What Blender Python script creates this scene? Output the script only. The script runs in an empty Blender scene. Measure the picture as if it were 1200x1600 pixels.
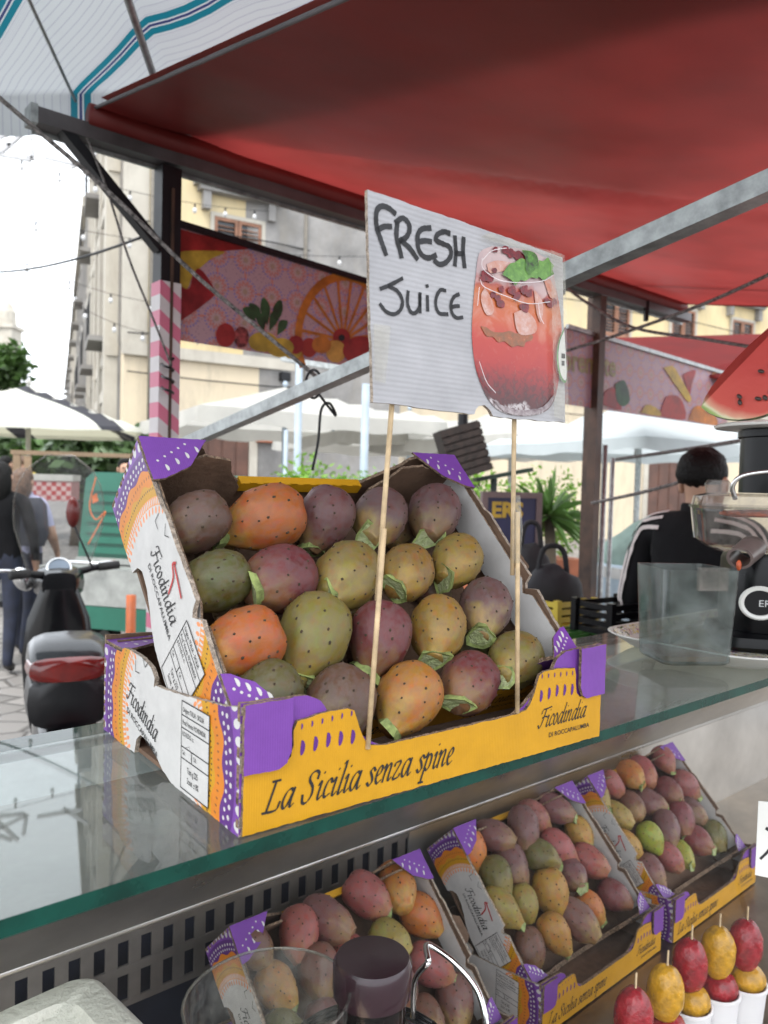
import bpy, bmesh, math, random
from mathutils import Vector, Matrix, noise
random.seed(7)
D = bpy.data
scene = bpy.context.scene
COL = scene.collection
R = math.radians
# ------------------------------------------------------------------ camera
CAMZ = 1.55
FPX = 1220.0
cam_data = D.cameras.new('camera')
cam = D.objects.new('camera', cam_data); COL.objects.link(cam)
cam.location = (0, 0, CAMZ)
CROT = Matrix.Rotation(R(90 - 2.0), 3, 'X') @ Matrix.Rotation(R(1.5), 3, 'Z')
cam.rotation_euler = CROT.to_euler()
cam_data.sensor_fit = 'VERTICAL'; cam_data.sensor_height = 36.0
cam_data.lens = 36.0 * FPX / 1600.0
cam_data.clip_start = 0.02; cam_data.clip_end = 1000
cam_data.dof.use_dof = True; cam_data.dof.focus_distance = 0.78; cam_data.dof.aperture_fstop = 9.0
scene.camera = cam
# ------------------------------------------------------------------ sky, sun, exposure
world = D.worlds.new('World'); scene.world = world; world.use_nodes = True
wn = world.node_tree; wn.nodes.clear()
sky = wn.nodes.new('ShaderNodeTexSky'); sky.sky_type = 'NISHITA'; sky.sun_disc = False
SUN_EL, SUN_AZ = 58, 205
sky.sun_elevation = R(SUN_EL); sky.sun_rotation = R(SUN_AZ); sky.air_density = 1.0; sky.dust_density = 4.0
hsv = wn.nodes.new('ShaderNodeHueSaturation'); hsv.inputs['Saturation'].default_value = 0.3
mixw = wn.nodes.new('ShaderNodeMixRGB'); mixw.inputs[0].default_value = 0.72
mixw.inputs[2].default_value = (9.2, 9.7, 10.3, 1)          # even cloud cover
bgn = wn.nodes.new('ShaderNodeBackground'); bgn.inputs['Strength'].default_value = 0.12
wo = wn.nodes.new('ShaderNodeOutputWorld')
wn.links.new(sky.outputs[0], hsv.inputs['Color']); wn.links.new(hsv.outputs[0], mixw.inputs[1])
wn.links.new(mixw.outputs[0], bgn.inputs['Color']); wn.links.new(bgn.outputs[0], wo.inputs['Surface'])
sd = D.lights.new('sun', 'SUN'); sun = D.objects.new('sun', sd); COL.objects.link(sun)
sd.energy = 1.0; sd.angle = R(25); sd.color = (1, 0.96, 0.9)
sun.rotation_euler = (R(90 - SUN_EL), 0, R(180 - SUN_AZ))
scene.view_settings.view_transform = 'Standard'; scene.view_settings.look = 'None'
scene.view_settings.exposure = 1.5; scene.view_settings.gamma = 1.0
scene.view_settings.use_curve_mapping = False
scene.cycles.max_bounces = 7; scene.cycles.diffuse_bounces = 3; scene.cycles.glossy_bounces = 3; scene.cycles.transmission_bounces = 4; scene.cycles.transparent_max_bounces = 14

# ------------------------------------------------------------------ helpers: geometry of the place
def ray(px, py):
    return CROT @ Vector(((px - 600) / FPX, -(py - 800) / FPX, -1))
CAM = Vector((0, 0, CAMZ))
def at(px, py, Y):
    d = ray(px, py); return CAM + d * (Y / d.y)
def at_z(px, py, z):
    d = ray(px, py); return CAM + d * ((z - CAMZ) / d.z)
def at_plane(px, py, P, n):
    d = ray(px, py); return CAM + d * ((P - CAM).dot(n) / d.dot(n))
GLASS = CAMZ - 0.247
YAW = R(49.7)
US = Vector((math.sin(YAW), math.cos(YAW), 0)); VS = Vector((-US.y, US.x, 0)); ZZ = Vector((0, 0, 1))
U = Vector((.7907, .6122, 0)); V = Vector((-.6122, .7907, 0))
P1 = Vector((-.0953, .5336, GLASS))
SO = P1 - .012 * V
def S(s, v, z=0): return SO + US * s + VS * v + ZZ * z      # counter frame, z from the top of the glass
MS = Matrix((( US.x, VS.x, 0, SO.x), (US.y, VS.y, 0, SO.y), (0, 0, 1, SO.z), (0, 0, 0, 1)))
MBOX = Matrix(((U.x, V.x, 0, P1.x), (U.y, V.y, 0, P1.y), (0, 0, 1, P1.z), (0, 0, 0, 1)))

# ------------------------------------------------------------------ helpers: materials
MATS = {}
def nd(nt, t, **kw):
    n = nt.nodes.new(t)
    for k, v in kw.items():
        if k in n.inputs: n.inputs[k].default_value = v
        else: setattr(n, k, v)
    return n
def base_mat(name):
    m = D.materials.new(name); m.use_nodes = True; nt = m.node_tree
    return m, nt, nt.nodes['Principled BSDF']
def lk(nt, a, b): nt.links.new(a, b)
def mixc(nt, fac, a, b, mode='MIX'):
    n = nt.nodes.new('ShaderNodeMixRGB'); n.blend_type = mode
    for s, v in ((n.inputs[0], fac), (n.inputs[1], a), (n.inputs[2], b)):
        if isinstance(v, (int, float)): s.default_value = v
        elif isinstance(v, (tuple, list)): s.default_value = (*v[:3], 1)
        else: nt.links.new(v, s)
    return n.outputs[0]
def mth(nt, op, a, b=None, c=None, clamp=False):
    n = nt.nodes.new('ShaderNodeMath'); n.operation = op; n.use_clamp = clamp
    for i, v in enumerate((a, b, c)):
        if v is None: continue
        if isinstance(v, (int, float)): n.inputs[i].default_value = v
        else: nt.links.new(v, n.inputs[i])
    return n.outputs[0]
def mat(name, col, rough=.6, metal=0, var=.15, scale=8, bump=0, bscale=60, col2=None, spec=.5, coat=0, transl=0, alpha=None, detail=5):
    if name in MATS: return MATS[name]
    m, nt, p = base_mat(name)
    tc = nd(nt, 'ShaderNodeTexCoord')
    nz = nd(nt, 'ShaderNodeTexNoise', Scale=scale, Detail=detail, Roughness=.62); lk(nt, tc.outputs['Object'], nz.inputs['Vector'])
    c2 = col2 or tuple(max(0, x * (1 - var * 1.6)) for x in col)
    c1 = col if col2 else tuple(min(1, x * (1 + var * .6)) for x in col)
    rp = nd(nt, 'ShaderNodeValToRGB'); lk(nt, nz.outputs['Fac'], rp.inputs['Fac'])
    rp.color_ramp.elements[0].position = .32; rp.color_ramp.elements[1].position = .68
    rp.color_ramp.elements[0].color = (*c2, 1); rp.color_ramp.elements[1].color = (*c1, 1)
    lk(nt, rp.outputs[0], p.inputs['Base Color'])
    p.inputs['Metallic'].default_value = metal
    rr = nd(nt, 'ShaderNodeMapRange'); lk(nt, nz.outputs['Fac'], rr.inputs['Value'])
    rr.inputs['To Min'].default_value = max(0, rough - .1); rr.inputs['To Max'].default_value = min(1, rough + .1)
    lk(nt, rr.outputs[0], p.inputs['Roughness'])
    p.inputs['Specular IOR Level'].default_value = spec
    p.inputs['Coat Weight'].default_value = coat
    if bump:
        n2 = nd(nt, 'ShaderNodeTexNoise', Scale=bscale, Detail=4); lk(nt, tc.outputs['Object'], n2.inputs['Vector'])
        b = nd(nt, 'ShaderNodeBump', Strength=bump, Distance=.01); lk(nt, n2.outputs['Fac'], b.inputs['Height'])
        lk(nt, b.outputs[0], p.inputs['Normal'])
    if transl:
        tr = nd(nt, 'ShaderNodeBsdfTranslucent'); lk(nt, rp.outputs[0], tr.inputs['Color'])
        mx = nd(nt, 'ShaderNodeMixShader'); mx.inputs[0].default_value = transl
        lk(nt, p.outputs[0], mx.inputs[1]); lk(nt, tr.outputs[0], mx.inputs[2])
        lk(nt, mx.outputs[0], nt.nodes['Material Output'].inputs['Surface'])
    MATS[name] = m; return m
def glassy(name, tint=(1, 1, 1), ior=1.5, rough=.02, dirt=0, dirtcol=(.6, .6, .6), scale=6):
    """thin clear sheet: Fresnel mirror over a tinted see-through layer, with a film of dirt"""
    if name in MATS: return MATS[name]
    m, nt, p = base_mat(name); nt.nodes.remove(p)
    out = nt.nodes['Material Output']
    fr = nd(nt, 'ShaderNodeFresnel', IOR=ior); ge = nd(nt, 'ShaderNodeNewGeometry')
    lk(nt, mth(nt, 'ADD', ior, mth(nt, 'MULTIPLY', ge.outputs['Backfacing'], 1 / ior - ior)), fr.inputs['IOR'])   # same mirror from both faces of the sheet
    tr = nd(nt, 'ShaderNodeBsdfTransparent'); tr.inputs[0].default_value = (*tint, 1)
    gl = nd(nt, 'ShaderNodeBsdfGlossy'); gl.inputs['Roughness'].default_value = rough
    mx = nd(nt, 'ShaderNodeMixShader'); lk(nt, fr.outputs[0], mx.inputs[0]); lk(nt, tr.outputs[0], mx.inputs[1]); lk(nt, gl.outputs[0], mx.inputs[2])
    last = mx.outputs[0]
    if dirt:
        tc = nd(nt, 'ShaderNodeTexCoord'); nz = nd(nt, 'ShaderNodeTexNoise', Scale=scale, Detail=8, Roughness=.7); lk(nt, tc.outputs['Object'], nz.inputs['Vector'])
        f = mth(nt, 'MULTIPLY', mth(nt, 'SUBTRACT', nz.outputs['Fac'], .35, clamp=True), dirt * 3)
        df = nd(nt, 'ShaderNodeBsdfDiffuse'); df.inputs[0].default_value = (*dirtcol, 1)
        m2 = nd(nt, 'ShaderNodeMixShader'); lk(nt, f, m2.inputs[0]); lk(nt, last, m2.inputs[1]); lk(nt, df.outputs[0], m2.inputs[2]); last = m2.outputs[0]
    lk(nt, last, out.inputs['Surface'])
    MATS[name] = m; return m

# ------------------------------------------------------------------ helpers: objects
PM = {}
def thing(name, label, cat, loc=(0, 0, 0), rotz=0, group=None, M=None):
    o = D.objects.new(name, None); COL.objects.link(o); o.empty_display_size = .05
    m = M if M is not None else Matrix.Translation(Vector(loc)) @ Matrix.Rotation(rotz, 4, 'Z')
    o.matrix_world = m; PM[o.name] = m.copy()
    tag(o, label, cat, group); return o
def tag(o, label=None, cat=None, group=None, kind=None):
    if label: o['label'] = label
    if cat: o['category'] = cat
    if group: o['group'] = group
    if kind: o['kind'] = kind
    return o
class MB:
    """collects vertices and faces, then becomes ONE mesh object"""
    def __init__(s): s.v = []; s.f = []; s.m = []; s.cur = 0
    def add(s, vs, fs, mi=None):
        b = len(s.v); s.v += [tuple(v) for v in vs]
        for f in fs: s.f.append([i + b for i in f]); s.m.append(s.cur if mi is None else mi)
        return s
    def box(s, a, b, M=None, mi=None):
        x0, y0, z0 = a; x1, y1, z1 = b
        vs = [Vector(p) for p in ((x0,y0,z0),(x1,y0,z0),(x1,y1,z0),(x0,y1,z0),(x0,y0,z1),(x1,y0,z1),(x1,y1,z1),(x0,y1,z1))]
        if M is not None: vs = [M @ v for v in vs]
        return s.add(vs, [(3,2,1,0),(4,5,6,7),(0,1,5,4),(1,2,6,5),(2,3,7,6),(3,0,4,7)], mi)
    def bar(s, p, q, w, h=None, up=(0, 0, 1), mi=None):
        p, q = Vector(p), Vector(q); d = (q - p).normalized(); up = Vector(up)
        x = d.cross(up);
        if x.length < 1e-4: x = d.cross(Vector((1, 0, 0)))
        x.normalize(); y = x.cross(d); h = h or w
        vs = [c + x * a * w / 2 + y * b * h / 2 for c in (p, q) for a, b in ((-1,-1),(1,-1),(1,1),(-1,1))]
        return s.add(vs, [(0,1,2,3),(7,6,5,4),(0,4,5,1),(1,5,6,2),(2,6,7,3),(3,7,4,0)], mi)
    def tube(s, pts, r, n=8, mi=None, cap=True):
        pts = [Vector(p) for p in pts]; k = len(pts)
        rs = r if isinstance(r, (list, tuple)) else [r] * k
        vs, fs = [], []; px = None
        for i, p in enumerate(pts):
            d = (pts[min(i + 1, k - 1)] - pts[max(i - 1, 0)]).normalized()
            if px is None: px = d.orthogonal().normalized()
            x = (px - d * px.dot(d));
            if x.length < 1e-5: x = d.orthogonal()
            x.normalize(); px = x; y = d.cross(x)
            for j in range(n):
                a = 2 * math.pi * j / n; vs.append(p + (x * math.cos(a) + y * math.sin(a)) * rs[i])
        for i in range(k - 1):
            for j in range(n):
                a, b = i * n + j, i * n + (j + 1) % n; fs.append((a, b, b + n, a + n))
        if cap: fs += [tuple(range(n))[::-1], tuple(range((k - 1) * n, k * n))]
        return s.add(vs, fs, mi)
    def lathe(s, prof, n=24, M=None, mi=None, close=True):
        vs, fs = [], []; k = len(prof)
        for r, z in prof:
            for j in range(n):
                a = 2 * math.pi * j / n; vs.append(Vector((r * math.cos(a), r * math.sin(a), z)))
        for i in range(k - 1):
            for j in range(n):
                a, b = i * n + j, i * n + (j + 1) % n; fs.append((a, b, b + n, a + n))
        if close: fs += [tuple(range(n))[::-1], tuple(range((k - 1) * n, k * n))]
        if M is not None: vs = [M @ v for v in vs]
        return s.add(vs, fs, mi)
    def prism(s, poly, z0, z1, M=None, mats=None):
        n = len(poly); vs = [Vector((x, y, z0)) for x, y in poly] + [Vector((x, y, z1)) for x, y in poly]
        if M is not None: vs = [M @ v for v in vs]
        b, t, e = mats or (s.cur, s.cur, s.cur)
        k = len(s.v); s.v += [tuple(v) for v in vs]
        s.f.append([k + i for i in range(n)][::-1]); s.m.append(b)
        s.f.append([k + n + i for i in range(n)]); s.m.append(t)
        for i in range(n):
            j = (i + 1) % n; s.f.append([k + i, k + j, k + n + j, k + n + i]); s.m.append(e)
        return s
    def flat(s, poly, z=0, M=None, mi=None):
        vs = [Vector((x, y, z)) for x, y in poly]
        if M is not None: vs = [M @ v for v in vs]
        return s.add(vs, [list(range(len(poly)))], mi)
    def sphere(s, c, rad, nu=12, nv=8, M=None, mi=None, fn=None):
        c = Vector(c); rx, ry, rz = rad if isinstance(rad, (tuple, list)) else (rad,) * 3
        vs, fs = [], []
        for i in range(nv + 1):
            t = math.pi * (i + .0) / nv; t = min(max(t, .02), math.pi - .02)
            for j in range(nu):
                a = 2 * math.pi * j / nu; d = Vector((math.sin(t) * math.cos(a), math.sin(t) * math.sin(a), math.cos(t)))
                k = fn(d) if fn else 1
                p = Vector((d.x * rx, d.y * ry, d.z * rz)) * k
                vs.append(c + (M.to_3x3() @ p if M is not None else p))
        for i in range(nv):
            for j in range(nu):
                a, b = i * nu + j, i * nu + (j + 1) % nu; fs.append((a, a + nu, b + nu, b))
        fs += [tuple(range(nu)), tuple(range(nv * nu, nv * nu + nu))[::-1]]
        return s.add(vs, fs, mi)
    def mesh(s, name, mats, smooth=False, inv=None):
        me = D.meshes.new(name)
        vs = [inv @ Vector(v) for v in s.v] if inv is not None else s.v
        me.from_pydata([tuple(v) for v in vs], [], s.f)
        for m in (mats if isinstance(mats, (list, tuple)) else [mats]): me.materials.append(m)
        for i, p in enumerate(me.polygons): p.material_index = s.m[i]; p.use_smooth = smooth
        me.validate(); me.update(); return me
    def build(s, name, mats, parent=None, world=False, smooth=False, M=None, auto=None):
        inv = None
        if parent is not None and world: inv = PM[parent.name].inverted()
        me = s.mesh(name, mats, smooth, inv)
        if auto is not None:
            for p in me.polygons: p.use_smooth = True
            me.set_sharp_from_angle(angle=R(auto))
        o = D.objects.new(name, me); COL.objects.link(o)
        if parent is not None: o.parent = parent
        lm = M if M is not None else Matrix()
        o.matrix_local = lm
        if parent is not None and parent.name in PM: PM[o.name] = PM[parent.name] @ lm
        else: PM[o.name] = lm.copy()
        return o
def single(mb, name, mats, label, cat, group=None, kind=None, **k):
    """a thing that is one mesh, its origin moved to its own base"""
    xs = [v[0] for v in mb.v]; ys = [v[1] for v in mb.v]; zs = [v[2] for v in mb.v]
    c = Vector(((min(xs) + max(xs)) / 2, (min(ys) + max(ys)) / 2, min(zs)))
    mb.v = [tuple(Vector(v) - c) for v in mb.v]
    o = mb.build(name, mats, M=Matrix.Translation(c), **k); tag(o, label, cat, group, kind); return o
def structure(mb, name, mats, **k):
    o = mb.build(name, mats, **k); o['kind'] = 'structure'; return o
KIDS = {}
def copy_tree(o, parent=None):
    c = o.copy(); COL.objects.link(c); c.parent = parent
    for ch in [x for x in D.objects if x.parent == o and x is not c]: copy_tree(ch, c)
    return c
def smooth_line(pts, n=6):
    pts = [Vector(p) for p in pts]
    if len(pts) < 3: return pts
    out = []
    for i in range(len(pts) - 1):
        p0 = pts[i - 1] if i else pts[i] * 2 - pts[i + 1]; p1, p2 = pts[i], pts[i + 1]
        p3 = pts[i + 2] if i + 2 < len(pts) else p2 * 2 - p1
        for k in range(n):
            t = k / n; out.append(.5 * ((2 * p1) + (p2 - p0) * t + (2 * p0 - 5 * p1 + 4 * p2 - p3) * t * t + (3 * p1 - p0 - 3 * p2 + p3) * t ** 3))
    out.append(pts[-1]); return out
def ribbon(mb, pts, w, z=0, nib=None, wmin=None, jit=0, M=None, n=5, mi=None):
    """an inked stroke lying flat: constant width, or the changing width of a broad pen"""
    P = [p.to_2d() if len(p) > 2 else p for p in smooth_line([Vector((*p, 0)) for p in pts], n)]
    k = len(P); L, Rr = [], []
    for i, p in enumerate(P):
        d = P[min(i + 1, k - 1)] - P[max(i - 1, 0)]
        if d.length < 1e-9: d = Vector((1, 0))
        d.normalize(); ww = w
        if nib is not None: ww = wmin + (w - wmin) * abs(math.sin(math.atan2(d.y, d.x) - nib))
        ww *= 1 + random.uniform(-jit, jit); nrm = Vector((-d.y, d.x)) * ww / 2
        if i == 0: p = p - d * w * .25
        if i == k - 1: p = p + d * w * .25
        L.append(p + nrm); Rr.append(p - nrm)
    vs = [Vector((q.x, q.y, z)) for q in L] + [Vector((q.x, q.y, z)) for q in Rr]
    if M is not None: vs = [M @ v for v in vs]
    mb.add(vs, [(i, k + i, k + i + 1, i + 1) for i in range(k - 1)], mi)
def text_into(mb, body, size, x, y, z=0, M=None, align='LEFT', shear=0, bold=0, rot=0, sx=1, mi=None):
    cu = D.curves.new('lettering', 'FONT'); cu.body = body; cu.size = size; cu.align_x = align; cu.shear = shear
    cu.offset = bold; cu.resolution_u = 2; cu.fill_mode = 'FRONT'
    o = D.objects.new('lettering', cu); COL.objects.link(o)
    me = D.meshes.new_from_object(o.evaluated_get(bpy.context.evaluated_depsgraph_get()))
    T = Matrix.Translation((x, y, z)) @ Matrix.Rotation(rot, 4, 'Z') @ Matrix.Diagonal((sx, 1, 1, 1))
    if M is not None: T = M @ T
    mb.add([T @ v.co for v in me.vertices], [list(p.vertices) for p in me.polygons], mi)
    D.objects.remove(o); D.curves.remove(cu); D.meshes.remove(me)
GLY = {  # pen strokes, x-height 1, and advance
 'L': ([[(.5,1.6),(.22,.05)],[(.28,1.62),(.75,1.62)],[(0,.02),(.8,.02),(.98,.42)]], 1.12),
 'a': ([[(.62,.88),(.45,1),(.2,.82),(.05,.35),(.14,.02),(.34,.1),(.6,.72)],[(.7,1),(.55,.25),(.6,.0),(.78,.14)]], .86),
 'S': ([[(.86,1.2),(.88,1.5),(.66,1.65),(.38,1.52),(.33,1.2),(.6,.8),(.63,.35),(.38,.0),(.1,.03),(.02,.45)]], 1.0),
 'i': ([[(.03,.8),(.2,1),(.08,.2),(.15,0),(.34,.16)],[(.27,1.42),(.3,1.46)]], .42),
 'c': ([[(.5,.78),(.42,1),(.2,.85),(.05,.35),(.15,.02),(.45,.16)]], .58),
 'l': ([[(.18,1.68),(.34,1.72),(.08,.2),(.15,0),(.34,.16)]], .42),
 's': ([[(.48,.82),(.32,1),(.14,.82),(.3,.5),(.36,.2),(.16,0),(.0,.17)]], .58),
 'e': ([[(.08,.42),(.36,.6),(.44,.88),(.3,1),(.1,.7),(.05,.28),(.18,.0),(.46,.16)]], .6),
 'n': ([[(-.02,.82),(.14,1),(.0,0)],[(.04,.4),(.26,.86),(.44,1),(.5,.8),(.4,.2),(.46,0),(.64,.16)]], .76),
 'z': ([[(.02,.78),(.1,.95),(.48,.95),(.02,.05),(.42,.05),(.52,.22)]], .64),
 'p': ([[(.0,.82),(.17,1),(-.12,-.68)],[(-.25,-.68),(.08,-.68)],[(.08,.55),(.3,.96),(.5,.8),(.44,.25),(.22,0),(.03,.2)]], .72),
 'o': ([[(.3,1),(.1,.75),(.05,.3),(.2,0),(.42,.25),(.46,.7),(.3,1)]], .62),
 'd': ([[(.55,.85),(.4,1),(.18,.8),(.04,.35),(.13,.02),(.33,.1),(.56,.7)],[(.8,1.75),(.54,.25),(.6,0),(.78,.14)]], .82),
 'F': ([[(-.1,.25),(.1,.0),(.35,.4),(.62,1.6)],[(.05,1.25),(.2,1.6),(.6,1.62),(1.25,1.72)],[(.25,.85),(.55,.95),(.9,.9)]], .95),
 ' ': ([], .42)}
def pen(mb, text, x, y, size, w, M, nib=None, wmin=None, slant=0, jit=0, mi=None, z=0, n=4):
    for ch in text:
        st, adv = GLY[ch]
        for s_ in st: ribbon(mb, [(x + (a + b * slant) * size, y + b * size) for a, b in s_], w, z, nib, wmin, jit, M, n, mi)
        x += adv * size
    return x

# ================================================================== printed cardboard
YEL = (.53, .265, .008); ORA = (.60, .19, .014); PUR = (.165, .052, .30); PURD = (.095, .022, .18); WHT = (.55, .535, .52)
def wear(nt, p, col, tc, bumpy=.25):
    """handling marks, faint flutes of the board behind the print"""
    nz = nd(nt, 'ShaderNodeTexNoise', Scale=28, Detail=7, Roughness=.7); lk(nt, tc.outputs['Object'], nz.inputs['Vector'])
    f = nd(nt, 'ShaderNodeMapRange'); lk(nt, nz.outputs['Fac'], f.inputs['Value'])
    f.inputs['From Min'].default_value = .3; f.inputs['From Max'].default_value = .75; f.inputs['To Min'].default_value = .86; f.inputs['To Max'].default_value = 1.06
    lk(nt, mixc(nt, 1.0, col, f.outputs[0], 'MULTIPLY'), p.inputs['Base Color'])
    p.inputs['Roughness'].default_value = .42; p.inputs['Specular IOR Level'].default_value = .35
    wv = nd(nt, 'ShaderNodeTexWave', Scale=160.0, Distortion=.6); wv.bands_direction = 'X'; lk(nt, tc.outputs['Object'], wv.inputs['Vector'])
    n2 = nd(nt, 'ShaderNodeTexNoise', Scale=45, Detail=3); lk(nt, tc.outputs['Object'], n2.inputs['Vector'])
    h = mth(nt, 'ADD', mth(nt, 'MULTIPLY', wv.outputs['Fac'], .12), n2.outputs['Fac'])
    b = nd(nt, 'ShaderNodeBump', Strength=bumpy, Distance=.002); lk(nt, h, b.inputs['Height']); lk(nt, b.outputs[0], p.inputs['Normal'])
def plain_print(name, c):
    m, nt, p = base_mat(name); tc = nd(nt, 'ShaderNodeTexCoord')
    rgb = nd(nt, 'ShaderNodeRGB'); rgb.outputs[0].default_value = (*c, 1); wear(nt, p, rgb.outputs[0], tc); return m
def side_print(name, cx, cy):
    m, nt, p = base_mat(name); tc = nd(nt, 'ShaderNodeTexCoord')
    sp = nd(nt, 'ShaderNodeSeparateXYZ'); lk(nt, tc.outputs['Object'], sp.inputs[0])
    dx = mth(nt, 'SUBTRACT', sp.outputs[0], cx); dy = mth(nt, 'SUBTRACT', sp.outputs[1], cy)
    r = mth(nt, 'SQRT', mth(nt, 'ADD', mth(nt, 'MULTIPLY', dx, dx), mth(nt, 'MULTIPLY', dy, dy)))
    th = mth(nt, 'ARCTAN2', dy, dx)
    wob = mth(nt, 'MULTIPLY', mth(nt, 'SINE', mth(nt, 'MULTIPLY', th, 22)), .0022)
    rw = mth(nt, 'ADD', r, wob)
    def over(col, c, mask): return mixc(nt, mask, col, c)
    def gt(a, v): return mth(nt, 'GREATER_THAN', a, v)
    col = over(WHT, (.70, .27, .09), mth(nt, 'MULTIPLY', gt(r, .083), mth(nt, 'LESS_THAN', r, .091)))
    col = over(col, YEL, gt(r, .091)); col = over(col, ORA, gt(rw, .103)); col = over(col, PURD, gt(rw, .118)); col = over(col, PUR, gt(r, .136))
    def dots(col, c, N, r0, rad, elong=1.0):
        ph = mth(nt, 'MULTIPLY', th, N / (2 * math.pi))
        u_ = mth(nt, 'MULTIPLY', mth(nt, 'SUBTRACT', mth(nt, 'FRACT', mth(nt, 'ADD', ph, 100.0)), .5), 2 * math.pi * r0 / N)
        v_ = mth(nt, 'MULTIPLY', mth(nt, 'SUBTRACT', r, r0), 1 / elong)
        d2 = mth(nt, 'ADD', mth(nt, 'MULTIPLY', u_, u_), mth(nt, 'MULTIPLY', v_, v_))
        return over(col, c, mth(nt, 'LESS_THAN', d2, rad * rad))
    col = dots(col, (.75, .26, .1), 66, .079, .0018, 1.9)
    col = dots(col, WHT, 130, .087, .001, 3.4)
    col = dots(col, (.05, .03, .02), 150, .0985, .0008, 1.5)
    col = dots(col, (.2, .07, .02), 120, .110, .0008, 2.2)
    col = dots(col, WHT, 112, .123, .0016); col = dots(col, WHT, 100, .1295, .0019); col = dots(col, WHT, 74, .1435, .0036, 1.35)
    wear(nt, p, col, tc); return m
YELLOW = plain_print('yellow_print', YEL); PURPLE = plain_print('purple_print', PUR); WHITEP = plain_print('white_print', WHT)
PURPLE_D = plain_print('dark_purple_print', PURD); ORANGEP = plain_print('orange_print', ORA)
INK = mat('black_ink', (.012, .011, .012), .55, var=.1); REDINK = mat('red_marker', (.45, .03, .03), .5)
KRAFT = mat('kraft_inside', (.15, .088, .055), .85, var=.2, scale=30, bump=.2, bscale=140)
KEDGE = mat('kraft_edge', (.30, .20, .13), .9, var=.5, scale=220, bump=.8, bscale=500)
KEDGEL = mat('pale_board_edge', (.42, .34, .27), .9, var=.4, scale=200, bump=.6, bscale=500)
CL, CH, CT = .285, .092, .004
SIDE = side_print('side_print', CL / 2, .036)
ARCH = [(0, 0), (.06, 0), (.084, .001), (.088, .014), (.098, .021), (.115, .020), (.132, .014), (.15, .005), (.168, 0), (CL, 0)]
SIDE_LOW = ARCH + [(CL, .091), (.262, .086), (.193, .0775), (.157, .074), (.132, .072), (.127, .070), (.129, .078), (.121, .085), (.1, .0895), (.072, .091), (.054, .090), (.047, .085), (0, .085)]
SIDE_TILT = ARCH + [(CL, .090), (.236, .091), (.203, .094), (.199, .090), (.192, .082), (.188, .086), (.185, .096), (.172, .096), (.13, .094), (.095, .095), (.085, .092), (0, .090)]
def rough_poly(poly, step=.004, amp=.0004, seed=1):
    """torn and die-cut edges are never dead straight"""
    rnd = random.Random(seed); out = []
    for i, a in enumerate(poly):
        b = poly[(i + 1) % len(poly)]; a, b = Vector(a), Vector(b); n = max(1, int((b - a).length / step))
        for k in range(n):
            p = a.lerp(b, k / n); out.append((p.x + rnd.uniform(-amp, amp), p.y + rnd.uniform(-amp, amp)))
    return out
def mirror(left, W): return left + [(W - x, y) for x, y in left[::-1]]
def front_inner(W): return [(0, 0), (W, 0)] + [(W - x, y) for x, y in ((0, .0935), (.054, .0915), (.066, .086), (.072, .077), (.095, .06), (.113, .047), (.125, .041))] + [(x, y) for x, y in ((.125, .041), (.113, .047), (.095, .06), (.072, .077), (.066, .086), (.054, .0915), (0, .0935))]
FO = [(.0015, .045), (.034, .0455), (.0395, .05), (.0412, .058), (.0412, .068), (.044, .0745), (.068, .0775), (.088, .077), (.0945, .0745), (.098, .066), (.101, .058), (.106, .049), (.112, .0445), (.123, .0425)]
def front_outer(W): return [(.0015, .001), (W - .0015, .001)] + [(W - x, y) for x, y in FO] + FO[::-1]
def drop(x, y, l, w, tilt=0):
    return [(x + w * math.sin(t) * (.55 + .45 * math.cos(t / 2)) - tilt * math.cos(t) * l * .3, y + l * .5 * math.cos(t)) for t in [2 * math.pi * k / 10 for k in range(10)]]
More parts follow.
